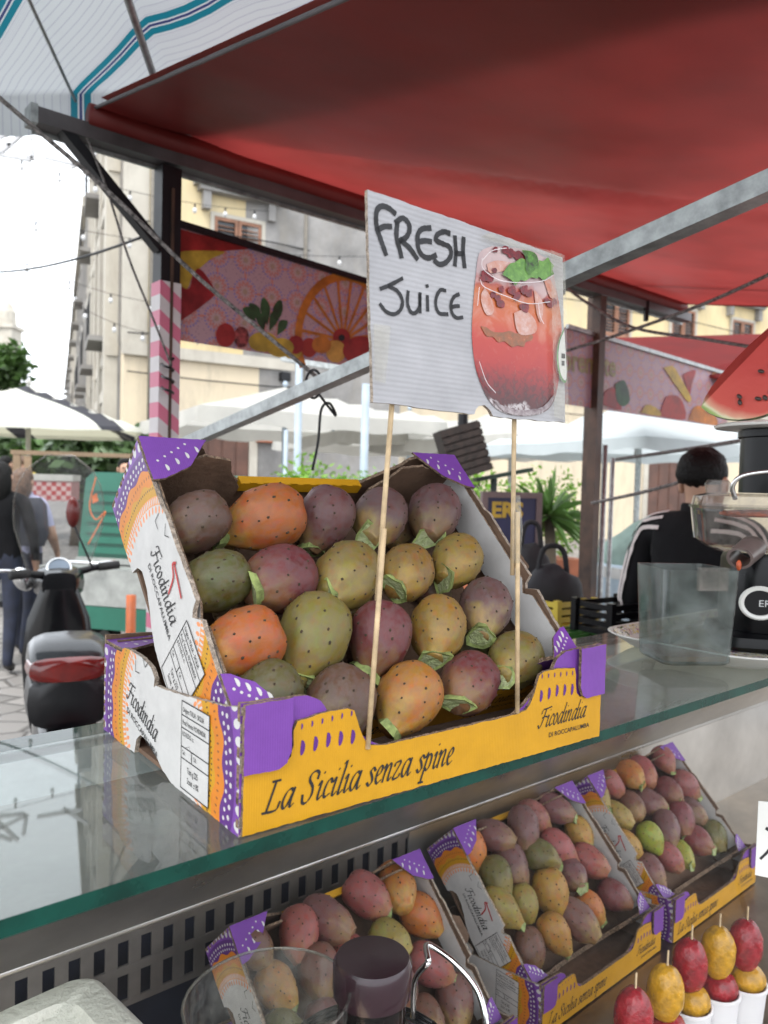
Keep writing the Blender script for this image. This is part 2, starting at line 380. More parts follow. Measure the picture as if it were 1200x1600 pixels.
def make_crate(name, label, M, W, group, low=True):
    SIDE_POLY = SIDE_LOW if low else SIDE_TILT
    t = thing(name, label, 'crate', M=M, group=group)
    mats3 = [KRAFT, None, KEDGE]
    def panel(nm, poly, frame, outer, z0=-CT, z1=0, parent=None, seed=1, inner=KRAFT, edge=None):
        mb = MB().prism(rough_poly(poly, seed=seed), z0, z1, mats=(0, 1, 2)); return mb.build(nm, [inner, outer, edge or KEDGE], parent or t, M=frame)
    Xf = Matrix(((1,0,0,0),(0,0,-1,0),(0,1,0,0),(0,0,0,1)))                # front: x, z, -y
    Xb = Matrix(((-1,0,0,W),(0,0,1,CL),(0,1,0,0),(0,0,0,1)))               # back end
    Xl = Matrix(((0,0,-1,0),(-1,0,0,CL),(0,1,0,0),(0,0,0,1)))              # left
    Xr = Matrix(((0,0,1,W),(1,0,0,0),(0,1,0,0),(0,0,0,1)))                 # right
    MB().box((CT, CT, .001), (W - CT, CL - CT, .005)).build('base_panel', KRAFT, t)
    # the low front: purple inner wall, yellow face glued on it, purple corner tabs over that
    MBf = Xf @ Matrix.Translation((0, 0, .0))
    fi = panel('front_wall', front_inner(W), MBf, PURPLE, seed=2)
    fo = panel('front_face', front_outer(W), Xf @ Matrix.Translation((0, 0, .0032)), YELLOW, z0=-.003, z1=0, seed=3)
    dr = MB()
    for sx, base in ((1, 0), (-1, W)):
        for k in range(5): dr.flat(drop(base + sx * (.0478 + k * .0112), .0565 - abs(k - 2) * .0009, .0115, .0036), .0004)
        for k in range(6): dr.flat(drop(base + sx * (.0475 + k * .0088), .0705 + .0005 * k, .0046, .0014), .0004)
    dr.build('drop_print', PURPLE_D, fo)['kind'] = 'stuff'
    le = MB(); TL = Matrix.Translation((0, 0, .0005))
    pen(le, 'La Sicilia senza spine', .0165, .0135, .0131, .0025, TL, nib=R(35), wmin=.0006, slant=.22)
    x0 = W - .0985
    pen(le, 'Ficodindia', x0 + .004, .0245, .0104, .0017, TL, nib=R(40), wmin=.0006, slant=.3)
    text_into(le, 'DI ROCCAPALUMBA', .0062, x0 + .019, .0135, .0005, bold=.00005, sx=1.06)
    le.build('lettering', INK, fo)['kind'] = 'stuff'
    for sx, base in ((1, 0), (-1, W)):
        pl = [(base, .0445), (base + sx * .028, .0440), (base + sx * .0345, .0475), (base + sx * .0375, .055), (base + sx * .0385, .0935), (base, .0938)]
        if sx < 0: pl = pl[::-1]
        panel('corner_tab', pl, Xf @ Matrix.Translation((0, 0, .0066)), PURPLE, z0=-.0032, z1=0, seed=5)
    # far end: brown inside, its low middle finished with a rolled yellow edge
    panel('end_wall', front_inner(W), Xb, YELLOW, seed=7)
    re = MB().box((.118, CL - .011, .036), (W - .118, CL - .0005, .0475))
    for k in range(9): re.box((.128 + k * .0163, CL - .0115, .0478), (.136 + k * .0163, CL - .010, .0492))
    re.build('rolled_edge', YELLOW, t)
    for sx, base in ((1, 0), (-1, W)):
        fl = [(base + sx * .006, 0), (base + sx * .108, 0), (base + sx * .112, .05), (base + sx * .095, .072), (base + sx * .088, .089), (base + sx * .06, .094), (base + sx * .052, .09), (base + sx * .006, .091)]
        if sx < 0: fl = fl[::-1]
        mb = MB().prism(rough_poly(fl, seed=9), 0, .003, mats=(0, 0, 1))
        mb.build('inner_flap', [KRAFT, KEDGE], t, M=Matrix(((1,0,0,0),(0,0,-1,CL - .012),(0,1,0,0),(0,0,0,1))) @ Matrix.Rotation(R(4), 4, 'X'))
    # short sides
    for nm, X, sgn in (('left', Xl, 1), ('right', Xr, -1)):
        poly = SIDE_POLY if sgn == 1 else [(CL - a, b) for a, b in SIDE_POLY][::-1]
        sp = panel('side_panel', poly, X, SIDE, seed=11, edge=KEDGEL)
        le = MB(); tl = Matrix.Translation((.064, .046, .0006) if low else (.1, .048, .0006)) @ Matrix.Rotation(R(-17 if low else -4), 4, 'Z')
        pen(le, 'Ficodindia', 0, 0, .0112, .0019, tl, nib=R(40), wmin=.0006, slant=.12)
        text_into(le, 'DI ROCCAPALUMBA', .0076, .004, -.0115, 0, tl, bold=.00005, sx=1.1)
        for (ax, ay, r_) in ((.085, .075, 0), (.108, .083, 40), (.2, .062, 150), (.203, .04, 200)):
            c_, s_ = math.cos(R(r_)), math.sin(R(r_))
            q = [(ax + c_ * a - s_ * b, ay + s_ * a + c_ * b) for a, b in ((.0, .010), (0, 0), (.009, 0))]
            ribbon(le, q[:2], .0008, .0006); ribbon(le, q[1:], .0008, .0006)
        bx0, bx1, by0, by1 = .188, .238, .004, .073
        for a, b in (((bx0, by0), (bx1, by0)), ((bx1, by0), (bx1, by1)), ((bx1, by1), (bx0, by1)), ((bx0, by1), (bx0, by0)),
                     ((bx0, .062), (bx1, .062)), ((bx0, .052), (bx1, .052)), ((bx0, .037), (bx1, .037)), ((bx0, .028), (bx1, .028)), ((bx0 + .02, .037), (bx0 + .02, .028))):
            ribbon(le, [a, b], .0009, .0009, n=1)
        for tx, x_, y_, sz in (('Origine: ITALIA - SICILIA', .002, .0648, .0056), ('Prod. Varieta: FICHIDINDIA', .002, .0548, .0054), ('B.D.N.D.O. n.:', .002, .0458, .0054), ('Cat.:', .002, .0312, .005), ('Cal.:', .023, .0312, .005), ('Tara g 225', .012, .0185, .0068), ('Scost. ± 8%', .012, .0105, .0068)):
            text_into(le, tx, sz, bx0 + x_, y_, .0009, sx=.66, bold=.00004)
        stick = MB().flat([(bx0, by0), (bx1, by0), (bx1, by1), (bx0, by1)], .0006)
        stick.build('origin_label', WHITEP, sp); le.build('lettering', INK, sp)['kind'] = 'stuff'
        # white folded rim on the inner face
        rim = [(.016, .046), (CL - .014, .046), (CL - .014, .0885), (.206, .0885), (.196, .079), (.184, .0885), (.016, .0885)] if not low else [(.016, .04), (CL - .016, .04), (CL - .016, .082), (.19, .074), (.13, .066), (.11, .08), (.016, .08)]
        if sgn == -1: rim = [(CL - a, b) for a, b in rim][::-1]
        panel('folded_rim', rim, X @ Matrix.Translation((0, 0, -.0068)), WHITEP, z0=-.002, z1=0, seed=12, inner=WHITEP)
        fp = [(.118, .050), (.163, .052), (.166, .078), (.158, .088), (.124, .087), (.116, .075)]
        if sgn == -1: fp = [(CL - a, b) for a, b in fp][::-1]
        th_ = Matrix.Translation((0, .055, .003)) @ Matrix.Rotation(R(58), 4, 'X') @ Matrix.Translation((0, -.052, .0))
        if sgn == -1: panel('torn_handle', fp, X @ th_, KRAFT, z0=-.002, z1=0.001, seed=14)
    # stacking ledges over the corners
    hz = .0865 if low else .0925
    for sx, bx in ((1, 0), (-1, W)):
        for sy, by in (((-1, CL),) if low else ((1, 0), (-1, CL))):
            lk_ = .62 if sy > 0 else 1.0
            pl = [(bx, by), (bx + sx * .066 * lk_, by), (bx + sx * .04 * lk_, by + sy * .036 * lk_), (bx + sx * .012 * lk_, by + sy * .052 * lk_), (bx, by + sy * .054 * lk_)]
            if sx * sy < 0: pl = pl[::-1]
            mb = MB().prism(rough_poly(pl, amp=.0003, seed=15), hz, hz + .0025, mats=(0, 0, 1))
            for k in range(4):
                q = Vector((bx + sx * .055 * lk_, by + sy * .012 * lk_)).lerp(Vector((bx + sx * .008 * lk_, by + sy * .045 * lk_)), (k + .3) / 4)
                d_ = drop(q.x, q.y, .008, .003, tilt=.3 * sx)
                mb.flat(d_ if True else d_, hz + .0028, mi=2)
            for k in range(5):
                q = Vector((bx + sx * .046 * lk_, by + sy * .005 * lk_)).lerp(Vector((bx + sx * .006 * lk_, by + sy * .034 * lk_)), (k + .5) / 5)
                mb.flat([(q.x + .0014 * math.cos(a), q.y + .0014 * math.sin(a)) for a in (0, 1.05, 2.1, 3.14, 4.2, 5.24)], hz + .0028, mi=2)
            mb.build('corner_ledge', [PURPLE, KEDGE, WHITEP], t)
    return t
TILT = R(46)
MTILT = Matrix.Translation((.0055, .0885, .0145)) @ Matrix.Rotation(TILT, 4, 'X')
def deck_matrix(s, v, z, dyaw=0): return MS @ Matrix.Translation((s, v, z)) @ Matrix.Rotation(R(dyaw), 4, 'Z')
DECK = -.688
PAIRS = [MBOX, deck_matrix(.291, .313, DECK, 1.6), deck_matrix(.788, .347, DECK, 1.6), deck_matrix(1.228, .354, DECK, 1.6)]
PLACE = ['standing on the glass counter top', 'behind the juicer in the case', 'in the middle of the case', 'farthest right inside the glass case']
flat0 = make_crate('fruit_crate', 'yellow and purple cardboard crate lying flat on the glass counter under the tilted one', PAIRS[0], .40, 'lower supporting crates')
tilt0 = make_crate('fruit_crate', 'tilted open cardboard crate full of prickly pears on the glass counter', PAIRS[0] @ MTILT, .389, 'tilted fruit crates', low=False)
mk = MB()
for st in ([(.150, .058), (.146, .074), (.137, .080), (.140, .086)], [(.139, .083), (.152, .080), (.168, .076)]): ribbon(mk, st, .0026, .0008, n=4)
mk.build('red_mark', REDINK, [o for o in D.objects if o.parent == tilt0 and o.name.startswith('side_panel')][0])['kind'] = 'stuff'
for i in (1, 2, 3):
    a = copy_tree(flat0); a.matrix_world = PAIRS[i]; PM[a.name] = PAIRS[i]
    a['label'] = 'flat cardboard crate under the tilted one ' + PLACE[i]
    b = copy_tree(tilt0); b.matrix_world = PAIRS[i] @ MTILT; PM[b.name] = PAIRS[i] @ MTILT
    b['label'] = 'tilted crate of prickly pears ' + PLACE[i]

# ================================================================== prickly pears
def pear_mat():
    m, nt, p = base_mat('prickly_pear_skin'); tc = nd(nt, 'ShaderNodeTexCoord'); oi = nd(nt, 'ShaderNodeObjectInfo')
    add = nd(nt, 'ShaderNodeVectorMath', operation='ADD'); lk(nt, tc.outputs['Object'], add.inputs[0])
    rv = nd(nt, 'ShaderNodeCombineXYZ'); r10 = mth(nt, 'MULTIPLY', oi.outputs['Random'], 40); lk(nt, r10, rv.inputs[0]); lk(nt, r10, rv.inputs[1]); lk(nt, rv.outputs[0], add.inputs[1])
    def noi(sc, det=5, ro=.6):
        n = nd(nt, 'ShaderNodeTexNoise', Scale=sc, Detail=det, Roughness=ro); lk(nt, add.outputs[0], n.inputs['Vector']); return n.outputs['Fac']
    def rng(f, a, b, c=0, d=1):
        n = nd(nt, 'ShaderNodeMapRange'); n.interpolation_type = 'SMOOTHSTEP'; lk(nt, f, n.inputs[0])
        for i, v in enumerate((a, b, c, d)): n.inputs[i + 1].default_value = v
        return n.outputs[0]
    sp = nd(nt, 'ShaderNodeSeparateXYZ'); lk(nt, tc.outputs['Object'], sp.inputs[0])
    n1 = noi(1.3, 3); n2 = noi(5, 6); n3 = noi(14, 4); n4 = noi(2.6, 5); n5 = noi(48, 4, .8)
    z = mth(nt, 'ADD', sp.outputs[2], mth(nt, 'MULTIPLY', mth(nt, 'SUBTRACT', n1, .5), 1.6))
    warm = mixc(nt, .55, oi.outputs['Color'], (.42, .30, .07))
    col = mixc(nt, mth(nt, 'MULTIPLY', rng(z, .15, .95), oi.outputs['Alpha']), oi.outputs['Color'], warm)
    col = mixc(nt, mth(nt, 'MULTIPLY', rng(n1, .5, .72), .35), col, mixc(nt, 1, col, (1.25, .75, .6), 'MULTIPLY'))
    col = mixc(nt, mth(nt, 'MULTIPLY', rng(n2, .42, .75), .38), col, mixc(nt, 1, col, (.55, .55, .6), 'MULTIPLY'))
    tint = mixc(nt, rng(n4, .35, .65), (1.3, .68, .45), (.85, 1.22, .72))                # ripening patches, redder and greener
    col = mixc(nt, mth(nt, 'MULTIPLY', mth(nt, 'ABSOLUTE', mth(nt, 'SUBTRACT', rng(n4, .3, .7), .5)), 1.05), col, mixc(nt, 1, col, tint, 'MULTIPLY'))
    col = mixc(nt, mth(nt, 'MULTIPLY', rng(n5, .42, .72), .30), col, mixc(nt, 1, col, (1.5, 1.42, 1.3), 'MULTIPLY'))
    bloom = mth(nt, 'MULTIPLY', rng(n2, .3, .7), .17)                    # dusty wax
    col = mixc(nt, bloom, col, (.24, .20, .21))
    scar = rng(noi(9, 9, .8), .66, .74); col = mixc(nt, mth(nt, 'MULTIPLY', scar, .55), col, (.36, .28, .16))
    lk(nt, col, p.inputs['Base Color'])
    lk(nt, rng(n2, .3, .7, .34, .62), p.inputs['Roughness']); p.inputs['Specular IOR Level'].default_value = .42
    p.inputs['Subsurface Weight'].default_value = .0
    b = nd(nt, 'ShaderNodeBump', Strength=.22, Distance=.0022); lk(nt, mth(nt, 'ADD', mth(nt, 'MULTIPLY', n1, 1.5), mth(nt, 'ADD', mth(nt, 'MULTIPLY', n3, .35), mth(nt, 'MULTIPLY', n5, .22))), b.inputs['Height']); lk(nt, b.outputs[0], p.inputs['Normal'])
    return m
SKIN_M = pear_mat()
AREO = mat('areole_brown', (.055, .035, .018), .9, var=.4)
STEMC = mat('cut_stem', (.37, .40, .22), .7, var=.35, scale=3.5, bump=.5, bscale=9, col2=(.24, .29, .11))
STEMR = mat('stem_rind', (.27, .33, .11), .5, var=.4, scale=4)
PROF = [(-1, .26), (-.985, .42), (-.94, .56), (-.85, .72), (-.7, .855), (-.5, .955), (-.28, 1.0), (-.05, .995), (.15, .955), (.33, .885), (.5, .79), (.64, .68), (.76, .56), (.86, .455), (.94, .385), (1.0, .35)]
def pear_radius(t, v):
    for (a, ra), (b, rb) in zip(PROF, PROF[1:]):
        if a <= t <= b: r = ra + (rb - ra) * (t - a) / (b - a); break
    else: r = .3
    if v == 1: r *= 1 + .05 * math.sin(t * 2)                      # blunter stem end
    if v == 2: r *= (1 - .16 * max(0, t) ** 1.5)                   # longer neck
    if v == 3: r = r ** .85
    return r
def pear_pt(t, a, v):
    r = pear_radius(t, v); d = Vector((math.cos(a) * 1.1, math.sin(a) * 1.1, t * 1.2 + v * 9.1))
    k = 1 + .06 * noise.noise(d * 1.0) + .014 * noise.noise(d * 2.6) + .035 * max(0, t) * math.sin(a * 7 + v)
    return Vector((r * k * math.cos(a), r * k * math.sin(a), t + .05 * noise.noise(d)))
AP = []
for v in range(4):
    rnd = random.Random(v); pts = []
    for row in range(7):
        t = -.88 + row * .262; cnt = max(3, int(round(7.2 * pear_radius(min(t, .99), v))))
        for c in range(cnt): pts.append((max(-.97, min(.9, t + rnd.uniform(-.06, .06))), 2 * math.pi * (c + .5 * (row % 2)) / cnt + rnd.uniform(-.16, .16) + row * .2))
    AP.append(pts)
APP = [[pear_pt(t, a, v) for t, a in AP[v]] for v in range(4)]
def pear_full(t, a, v):
    p = pear_pt(t, a, v); k = 0
    for q in APP[v]:
        d2 = (p - q).length_squared
        if d2 < .09: k += math.exp(-d2 / .011)
    rid = .022 * noise.noise(Vector((math.cos(a) * 4.5, math.sin(a) * 4.5, t * 2.2 + v * 7)))
    return Vector((p.x * (1 + .034 * k + rid), p.y * (1 + .034 * k + rid), p.z))
PEAR = []; AREOLES = []; CHIPS = []
for v in range(4):
    mb = MB(); n = 44; vs, fs = [], []
    ts = []
    for (a, _), (b, _) in zip(PROF, PROF[1:]): ts += [a, a + (b - a) / 3, a + (b - a) * 2 / 3]
    ts.append(1.0)
    vs.append(Vector((0, 0, -.93)))
    for t in ts:
        for j in range(n): vs.append(pear_full(t, 2 * math.pi * j / n, v))
    vs.append(Vector((0, 0, .97)))
    for j in range(n): fs.append((0, 1 + (j + 1) % n, 1 + j))
    for i in range(len(ts) - 1):
        for j in range(n):
            a, b = 1 + i * n + j, 1 + i * n + (j + 1) % n; fs.append((a, b, b + n, a + n))
    for j in range(n): fs.append((1 + (len(ts) - 1) * n + j, 1 + (len(ts) - 1) * n + (j + 1) % n, len(vs) - 1))
    mb.add(vs, fs); PEAR.append(mb.mesh('prickly_pear_body', SKIN_M, True))
    ma = MB(); rnd = random.Random(v)
    for tt, a in AP[v]:
        if True:
            p = pear_full(tt, a, v); nrm = Vector((p.x, p.y, (tt * .35))).normalized(); e = rnd.uniform(.034, .054)
            x = nrm.orthogonal().normalized(); y = nrm.cross(x)
            ma.add([p + nrm * .03, *[p + (x * math.cos(q) + y * math.sin(q)) * e * (1 if q % 2 < 1.5 else .8) - nrm * .008 for q in (0, 1.26, 2.51, 3.77, 5.03)]], [(0, i, i % 5 + 1) for i in range(1, 6)])
    AREOLES.append(ma.mesh('areoles', AREO))
    mc = MB(); rnd = random.Random(50 + v); ring = [(.43 + rnd.uniform(-.08, .10)) for _ in range(10)]
    lo = [Vector((r * .8 * math.cos(k * .628), r * .8 * math.sin(k * .628), -.14)) for k, r in enumerate(ring)]
    hi = [Vector((r * 1.06 * math.cos(k * .628), r * .95 * math.sin(k * .628), .10 + rnd.uniform(-.02, .04))) for k, r in enumerate(ring)]
    inn = [q * .78 + Vector((0, 0, -.01)) for q in hi]
    ctr = [Vector((rnd.uniform(-.05, .05), rnd.uniform(-.05, .05), .03))]
    mc.add(lo + hi + inn + ctr, [(k, (k + 1) % 10, 10 + (k + 1) % 10, 10 + k) for k in range(10)], 1)
    b = len(mc.v) - 31
    mc.add([], [(b + 10 + k, b + 10 + (k + 1) % 10, b + 20 + (k + 1) % 10, b + 20 + k) for k in range(10)] and [], 0)
    for k in range(10):
        mc.f.append([b + 10 + k, b + 10 + (k + 1) % 10, b + 20 + (k + 1) % 10, b + 20 + k]); mc.m.append(1)
        mc.f.append([b + 20 + k, b + 20 + (k + 1) % 10, b + 30]); mc.m.append(0)
    CHIPS.append(mc.mesh('stem_end', [STEMC, STEMR]))
PEARC = {'mauve': (.090, .040, .040, .5), 'plum': (.095, .020, .022, .4), 'rose': (.165, .045, .042, .45), 'orange': (.265, .083, .010, .85), 'amber': (.27, .115, .014, .6), 'gold': (.215, .125, .020, .55),
         'olive': (.150, .118, .022, .55), 'green': (.068, .064, .013, .5), 'brown': (.085, .040, .026, .6), 'lime': (.16, .21, .018, .3), 'grey': (.095, .052, .044, .9)}
CNAME = {'mauve': 'dusky mauve', 'plum': 'dark plum red', 'rose': 'pinkish red', 'orange': 'orange', 'amber': 'amber orange', 'gold': 'golden yellow', 'olive': 'yellowish olive', 'green': 'dull green', 'brown': 'brownish mauve', 'lime': 'bright green', 'grey': 'greyish mauve'}
def pear(pos, axis, r, hl, kind, label, group, var=None, stem=True, spin=None, big=.8, gain=1.0):
    v = random.randrange(4) if var is None else var
    o = D.objects.new('prickly_pear', PEAR[v]); COL.objects.link(o)
    q = Vector(axis).normalized().to_track_quat('Z', 'Y').to_matrix().to_4x4() @ Matrix.Rotation(random.uniform(0, 6.28) if spin is None else spin, 4, 'Z')
    o.matrix_world = Matrix.Translation(pos) @ q @ Matrix.Diagonal((r, r, hl, 1))
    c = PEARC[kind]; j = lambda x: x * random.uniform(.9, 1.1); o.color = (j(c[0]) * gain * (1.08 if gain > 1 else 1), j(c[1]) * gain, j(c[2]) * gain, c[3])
    tag(o, label, 'prickly pear', group)
    a = D.objects.new('areoles', AREOLES[v]); COL.objects.link(a); a.parent = o; a['kind'] = 'stuff'
    if stem:
        s_ = D.objects.new('stem_end', CHIPS[random.randrange(4)]); COL.objects.link(s_); s_.parent = o
        s_.matrix_local = Matrix.Translation((random.uniform(-.05, .05), random.uniform(-.05, .05), .96)) @ Matrix.Rotation(random.uniform(-.5, .5), 4, 'X') @ Matrix.Rotation(random.uniform(-.5, .5), 4, 'Y') @ Matrix.Rotation(random.uniform(0, 6), 4, 'Z') @ Matrix.Diagonal((random.uniform(.95, 1.3) * big, random.uniform(.75, 1.05) * big, .9, 1))
    return o
CR, CU_, CF = CROT @ Vector((1, 0, 0)), CROT @ Vector((0, 1, 0)), CROT @ Vector((0, 0, -1))
BASE0 = (PAIRS[0] @ MTILT); BN = BASE0.to_3x3() @ Vector((0, 0, 1)); BO = BASE0.translation
# (x, y, half width, half length, stem angle in the picture, how much it points at us, colour, variant)
TOP = [(303, 818, 47, (255, 850), 'brown', 1), (409, 813, 52, (343, 838), 'orange', 2), (506, 813, 44, (482, 862), 'mauve', 0), (592, 810, 43, (574, 842), 'grey', 1), (677, 805, 41, (664, 838), 'mauve', 3),
       (328, 910, 48, (276, 930), 'green', 1), (433, 908, 55, (403, 921), 'plum', 0), (540, 902, 52, (515, 930), 'olive', 1), (633, 897, 43, (618, 916), 'gold', 3), (712, 878, 40, (690, 904), 'gold', 1),
       (364, 1010, 56, (305, 1035), 'orange', 3), (487, 1000, 57, (466, 1056), 'olive', 2), (592, 1000, 49, (578, 1052), 'plum', 0), (683, 984, 45, (673, 1024), 'gold', 1), (757, 955, 42, (746, 986), 'grey', 2),
       (412, 1090, 50, (372, 1120), 'green', 3), (527, 1106, 55, (500, 1150), 'brown', 0), (636, 1095, 51, (607, 1130), 'amber', 0), (731, 1070, 46, (708, 1088), 'plum', 3), (803, 1034, 43, (778, 1046), 'olive', 2)]
ORD = ['first', 'second', 'third', 'fourth', 'fifth', 'sixth']; ROWN = ['top', 'second', 'third', 'bottom']
IB = BASE0.inverted()
for i, (x, y, r, (sx, sy), kind, var) in enumerate(TOP):
    P = at_plane(x, y, BO + BN * .068, BN); dist = (P - CAM).dot(CF); rr = r * dist / FPX * .99
    k = 1.24 * r; ox, oy = (sx - x) / k, (y - sy) / k; m_ = math.hypot(ox, oy)
    if m_ > .96: ox, oy, m_ = ox * .96 / m_, oy * .96 / m_, .96
    ax = CR * ox + CU_ * oy - CF * math.sqrt(1 - m_ * m_)
    q = IB @ P; q.x = min(max(q.x, rr + .011), .389 - rr - .013); P = BASE0 @ q
    pear(P, ax, rr, rr * (1.24 + .1 * (var == 2)), kind, '%s prickly pear, %s from left, %s row, crate on the counter' % (CNAME[kind], ORD[i % 5], ROWN[i // 5]), 'prickly pears in the crate on the counter', var, stem=(i not in (0, 5, 10, 15, 16)), big=1.2)
# a second, buried layer shows through the gaps
for k in range(9):
    P = BASE0 @ Vector((.075 + (k % 3) * .12 + random.uniform(-.01, .01), .06 + (k // 3) * .085, .026))
    pear(P, BASE0.to_3x3() @ Vector((random.uniform(-1, 1), -1, 0)), .024, .033, random.choice(['brown', 'green', 'mauve']), 'prickly pear half hidden beneath the upper layer in the counter crate', 'buried prickly pears', stem=False)
KINDS = {1: ['brown', 'rose', 'mauve', 'rose', 'orange', 'gold', 'brown', 'rose', 'olive', 'orange', 'green', 'mauve', 'gold', 'mauve', 'rose', 'gold', 'brown', 'mauve', 'brown', 'grey'],
         2: ['orange', 'mauve', 'mauve', 'rose', 'mauve', 'green', 'mauve', 'green', 'rose', 'gold', 'olive', 'olive', 'gold', 'mauve', 'rose', 'brown', 'gold', 'grey', 'orange', 'plum'],
         3: ['olive', 'rose', 'orange', 'rose', 'rose', 'olive', 'brown', 'mauve', 'plum', 'rose', 'gold', 'lime', 'mauve', 'plum', 'mauve', 'mauve', 'rose', 'lime', 'plum', 'green']}
CASEN = {1: 'left', 2: 'middle', 3: 'right'}
for c in (1, 2, 3):
    rnd = random.Random(c * 13)
    Mx = PAIRS[c] @ MTILT
    for i in range(20):
        row, colm = i // 5, i % 5
        P = Mx @ Vector((.047 + colm * .0735 + (.012 if row % 2 else -.004) + rnd.uniform(-.009, .009), .247 - row * .064 + rnd.uniform(-.009, .009), .062 + rnd.uniform(-.009, .010)))
        ax = Mx.to_3x3() @ Vector((rnd.uniform(-.7, .7), -1, rnd.uniform(-.3, .75)))
        r = rnd.uniform(.0275, .0355); kind = KINDS[c][i]
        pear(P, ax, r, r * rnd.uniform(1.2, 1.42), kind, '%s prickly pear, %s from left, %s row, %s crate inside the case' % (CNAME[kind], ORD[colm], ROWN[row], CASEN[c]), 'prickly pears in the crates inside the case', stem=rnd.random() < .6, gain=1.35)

# ================================================================== glass display case
STEEL = mat('brushed_steel', (.58, .57, .55), .30, metal=.8, var=.2, scale=3, bump=.05, bscale=30)
STEELD = mat('worn_steel_deck', (.30, .24, .18), .35, metal=1, var=.25, scale=5)
ALU = mat('grey_aluminium', (.40, .41, .42), .42, metal=.85, var=.15, scale=12)
NAVY = mat('dark_plastic', (.012, .016, .03), .5, var=.3)
TOPG = glassy('counter_glass', (.86, .92, .90), 1.5, .015, dirt=.15, dirtcol=(.42, .44, .43), scale=9)
FRONTG = glassy('front_glass', (.99, .99, .99), 1.16, .02, dirt=.006, scale=3)
GEDGE = mat('green_glass_edge', (.002, .045, .032), .28, var=.3, scale=20, spec=.3)
case = thing('display_case', 'long refrigerated glass display case with green edged glass top', 'display case', M=MS @ Matrix.Translation((0, 0, -GLASS)))
ZT = GLASS
S0, S1, VB = -.85, 3.0, .318
mb = MB(); e = .0015
mb.box((S0, e, ZT - .0112), (S1, VB, ZT)); mb.m = [0, 0, 1, 1, 1, 1]
mb.build('top_glass', [TOPG, GEDGE], case)
# metal channel that carries the glass, steel back panel, slotted vent, deck
MB().box((S0, VB - .03, ZT - .05), (S1, VB + .004, ZT - .0125)).build('rear_rail', ALU, case)
def svz(mb, pts, s0, s1, th=.003):
    for (v0, z0), (v1, z1) in zip(pts, pts[1:]):
        d = Vector((0, v1 - v0, z1 - z0)).normalized(); nn = Vector((0, -d.z, d.y)) * th
        a, b = Vector((0, v0, z0)), Vector((0, v1, z1)); X0, X1 = Vector((s0, 0, 0)), Vector((s1, 0, 0))
        vs = [a + X0, a + X1, b + X1, b + X0, a + X0 + nn, a + X1 + nn, b + X1 + nn, b + X0 + nn]
        mb.add(vs, [(0,1,2,3),(7,6,5,4),(0,4,5,1),(1,5,6,2),(2,6,7,3),(3,7,4,0)])
mb = MB(); svz(mb, [(VB + .006, ZT - .02), (.37, ZT - .10), (.640, ZT - .418)], S0, S1); mb.build('steel_hood', STEEL, case)
mb = MB(); mb.tube([(S0, .648, ZT - .422), (S1, .648, ZT - .422)], .007, 8); mb.build('rolled_lip', STEEL, case, smooth=True)
VENT = mat('slotted_vent', (.25, .235, .22), .45, metal=.7, var=.2)
mb = MB(); vv, zt = .660, ZT - .436
pitch = .036
mb.box((S0, vv, zt - .012), (.76, vv + .004, zt)); mb.box((S0, vv, zt - .064), (.76, vv + .004, zt - .050)); mb.box((S0, vv, zt - .114), (.76, vv + .004, zt - .104)); MB().box((.762, vv, zt - .3), (S1, vv + .004, zt)).build('steel_back', STEEL, case)
k = 0
SV = .74
while S0 + k * pitch < SV:
    for za, zb in ((-.050, -.012), (-.104, -.064)): mb.box((S0 + k * pitch, vv + .0004, zt + za), (S0 + k * pitch + .019, vv + .0036, zt + zb))
    k += 1
mb.build('slotted_vent', VENT, case)
MB().box((S0, .70, ZT + DECK - .02), (S1, .72, zt)).build('back_wall', NAVY, case)
MB().box((S0, -.12, ZT + DECK - .022), (S1, .70, ZT + DECK - .002)).build('deck', STEELD, case)
mb = MB(); N = 10
curve = [(.012 - .14 * (i / N) ** 1.6, ZT - .02 - (.68 * i / N)) for i in range(N + 1)]
for (v0, z0), (v1, z1) in zip(curve, curve[1:]): mb.add([(S0, v0, z0), (S1, v0, z0), (S1, v1, z1), (S0, v1, z1)], [(0, 1, 2, 3)])
mb.build('front_glass', FRONTG, case, smooth=True)
MB().box((S0, -.16, .08), (S1, .72, ZT + DECK - .024)).build('cabinet', mat('cabinet_paint', (.55, .55, .53), .4), case)
MB().box((S0, -.12, 0), (S1, .58, .08)).build('plinth', NAVY, case)
mb = MB()
for s_ in (1.42,): mb.bar((s_, .30, ZT - .03), (s_ - .16, .06, ZT - .24), .012)
mb.build('bracket', ALU, case)

# ================================================================== FRESH JUICE sign on two skewers
SIGNB = mat('white_corrugated_card', (.40, .395, .41), .7, var=.1, scale=18)
nt = SIGNB.node_tree; tc = nd(nt, 'ShaderNodeTexCoord'); wv = nd(nt, 'ShaderNodeTexWave', Scale=80.0, Distortion=.5); wv.bands_direction = 'Y'; wv.inputs['Detail Scale'].default_value = .5
lk(nt, tc.outputs['Object'], wv.inputs['Vector']); bp = nd(nt, 'ShaderNodeBump', Strength=.22, Distance=.0012); lk(nt, wv.outputs['Fac'], bp.inputs['Height']); lk(nt, bp.outputs[0], nt.nodes['Principled BSDF'].inputs['Normal'])
SP0 = MBOX @ Vector((0, -.006, 0)); SN = -V
def sg(px, py):                                     # a point of the sign's own plane: metres along, metres up
    q = at_plane(px, py, SP0, SN) - SP0; return (q.dot(U), q.z)
MSIGN = Matrix(((U.x, 0, -V.x, SP0.x), (U.y, 0, -V.y, SP0.y), (0, 1, 0, SP0.z), (0, 0, 0, 1)))
sign = thing('juice_sign', 'white cardboard sign hand lettered FRESH JUICE with a picture of a drink, on two skewers', 'sign', M=MSIGN)
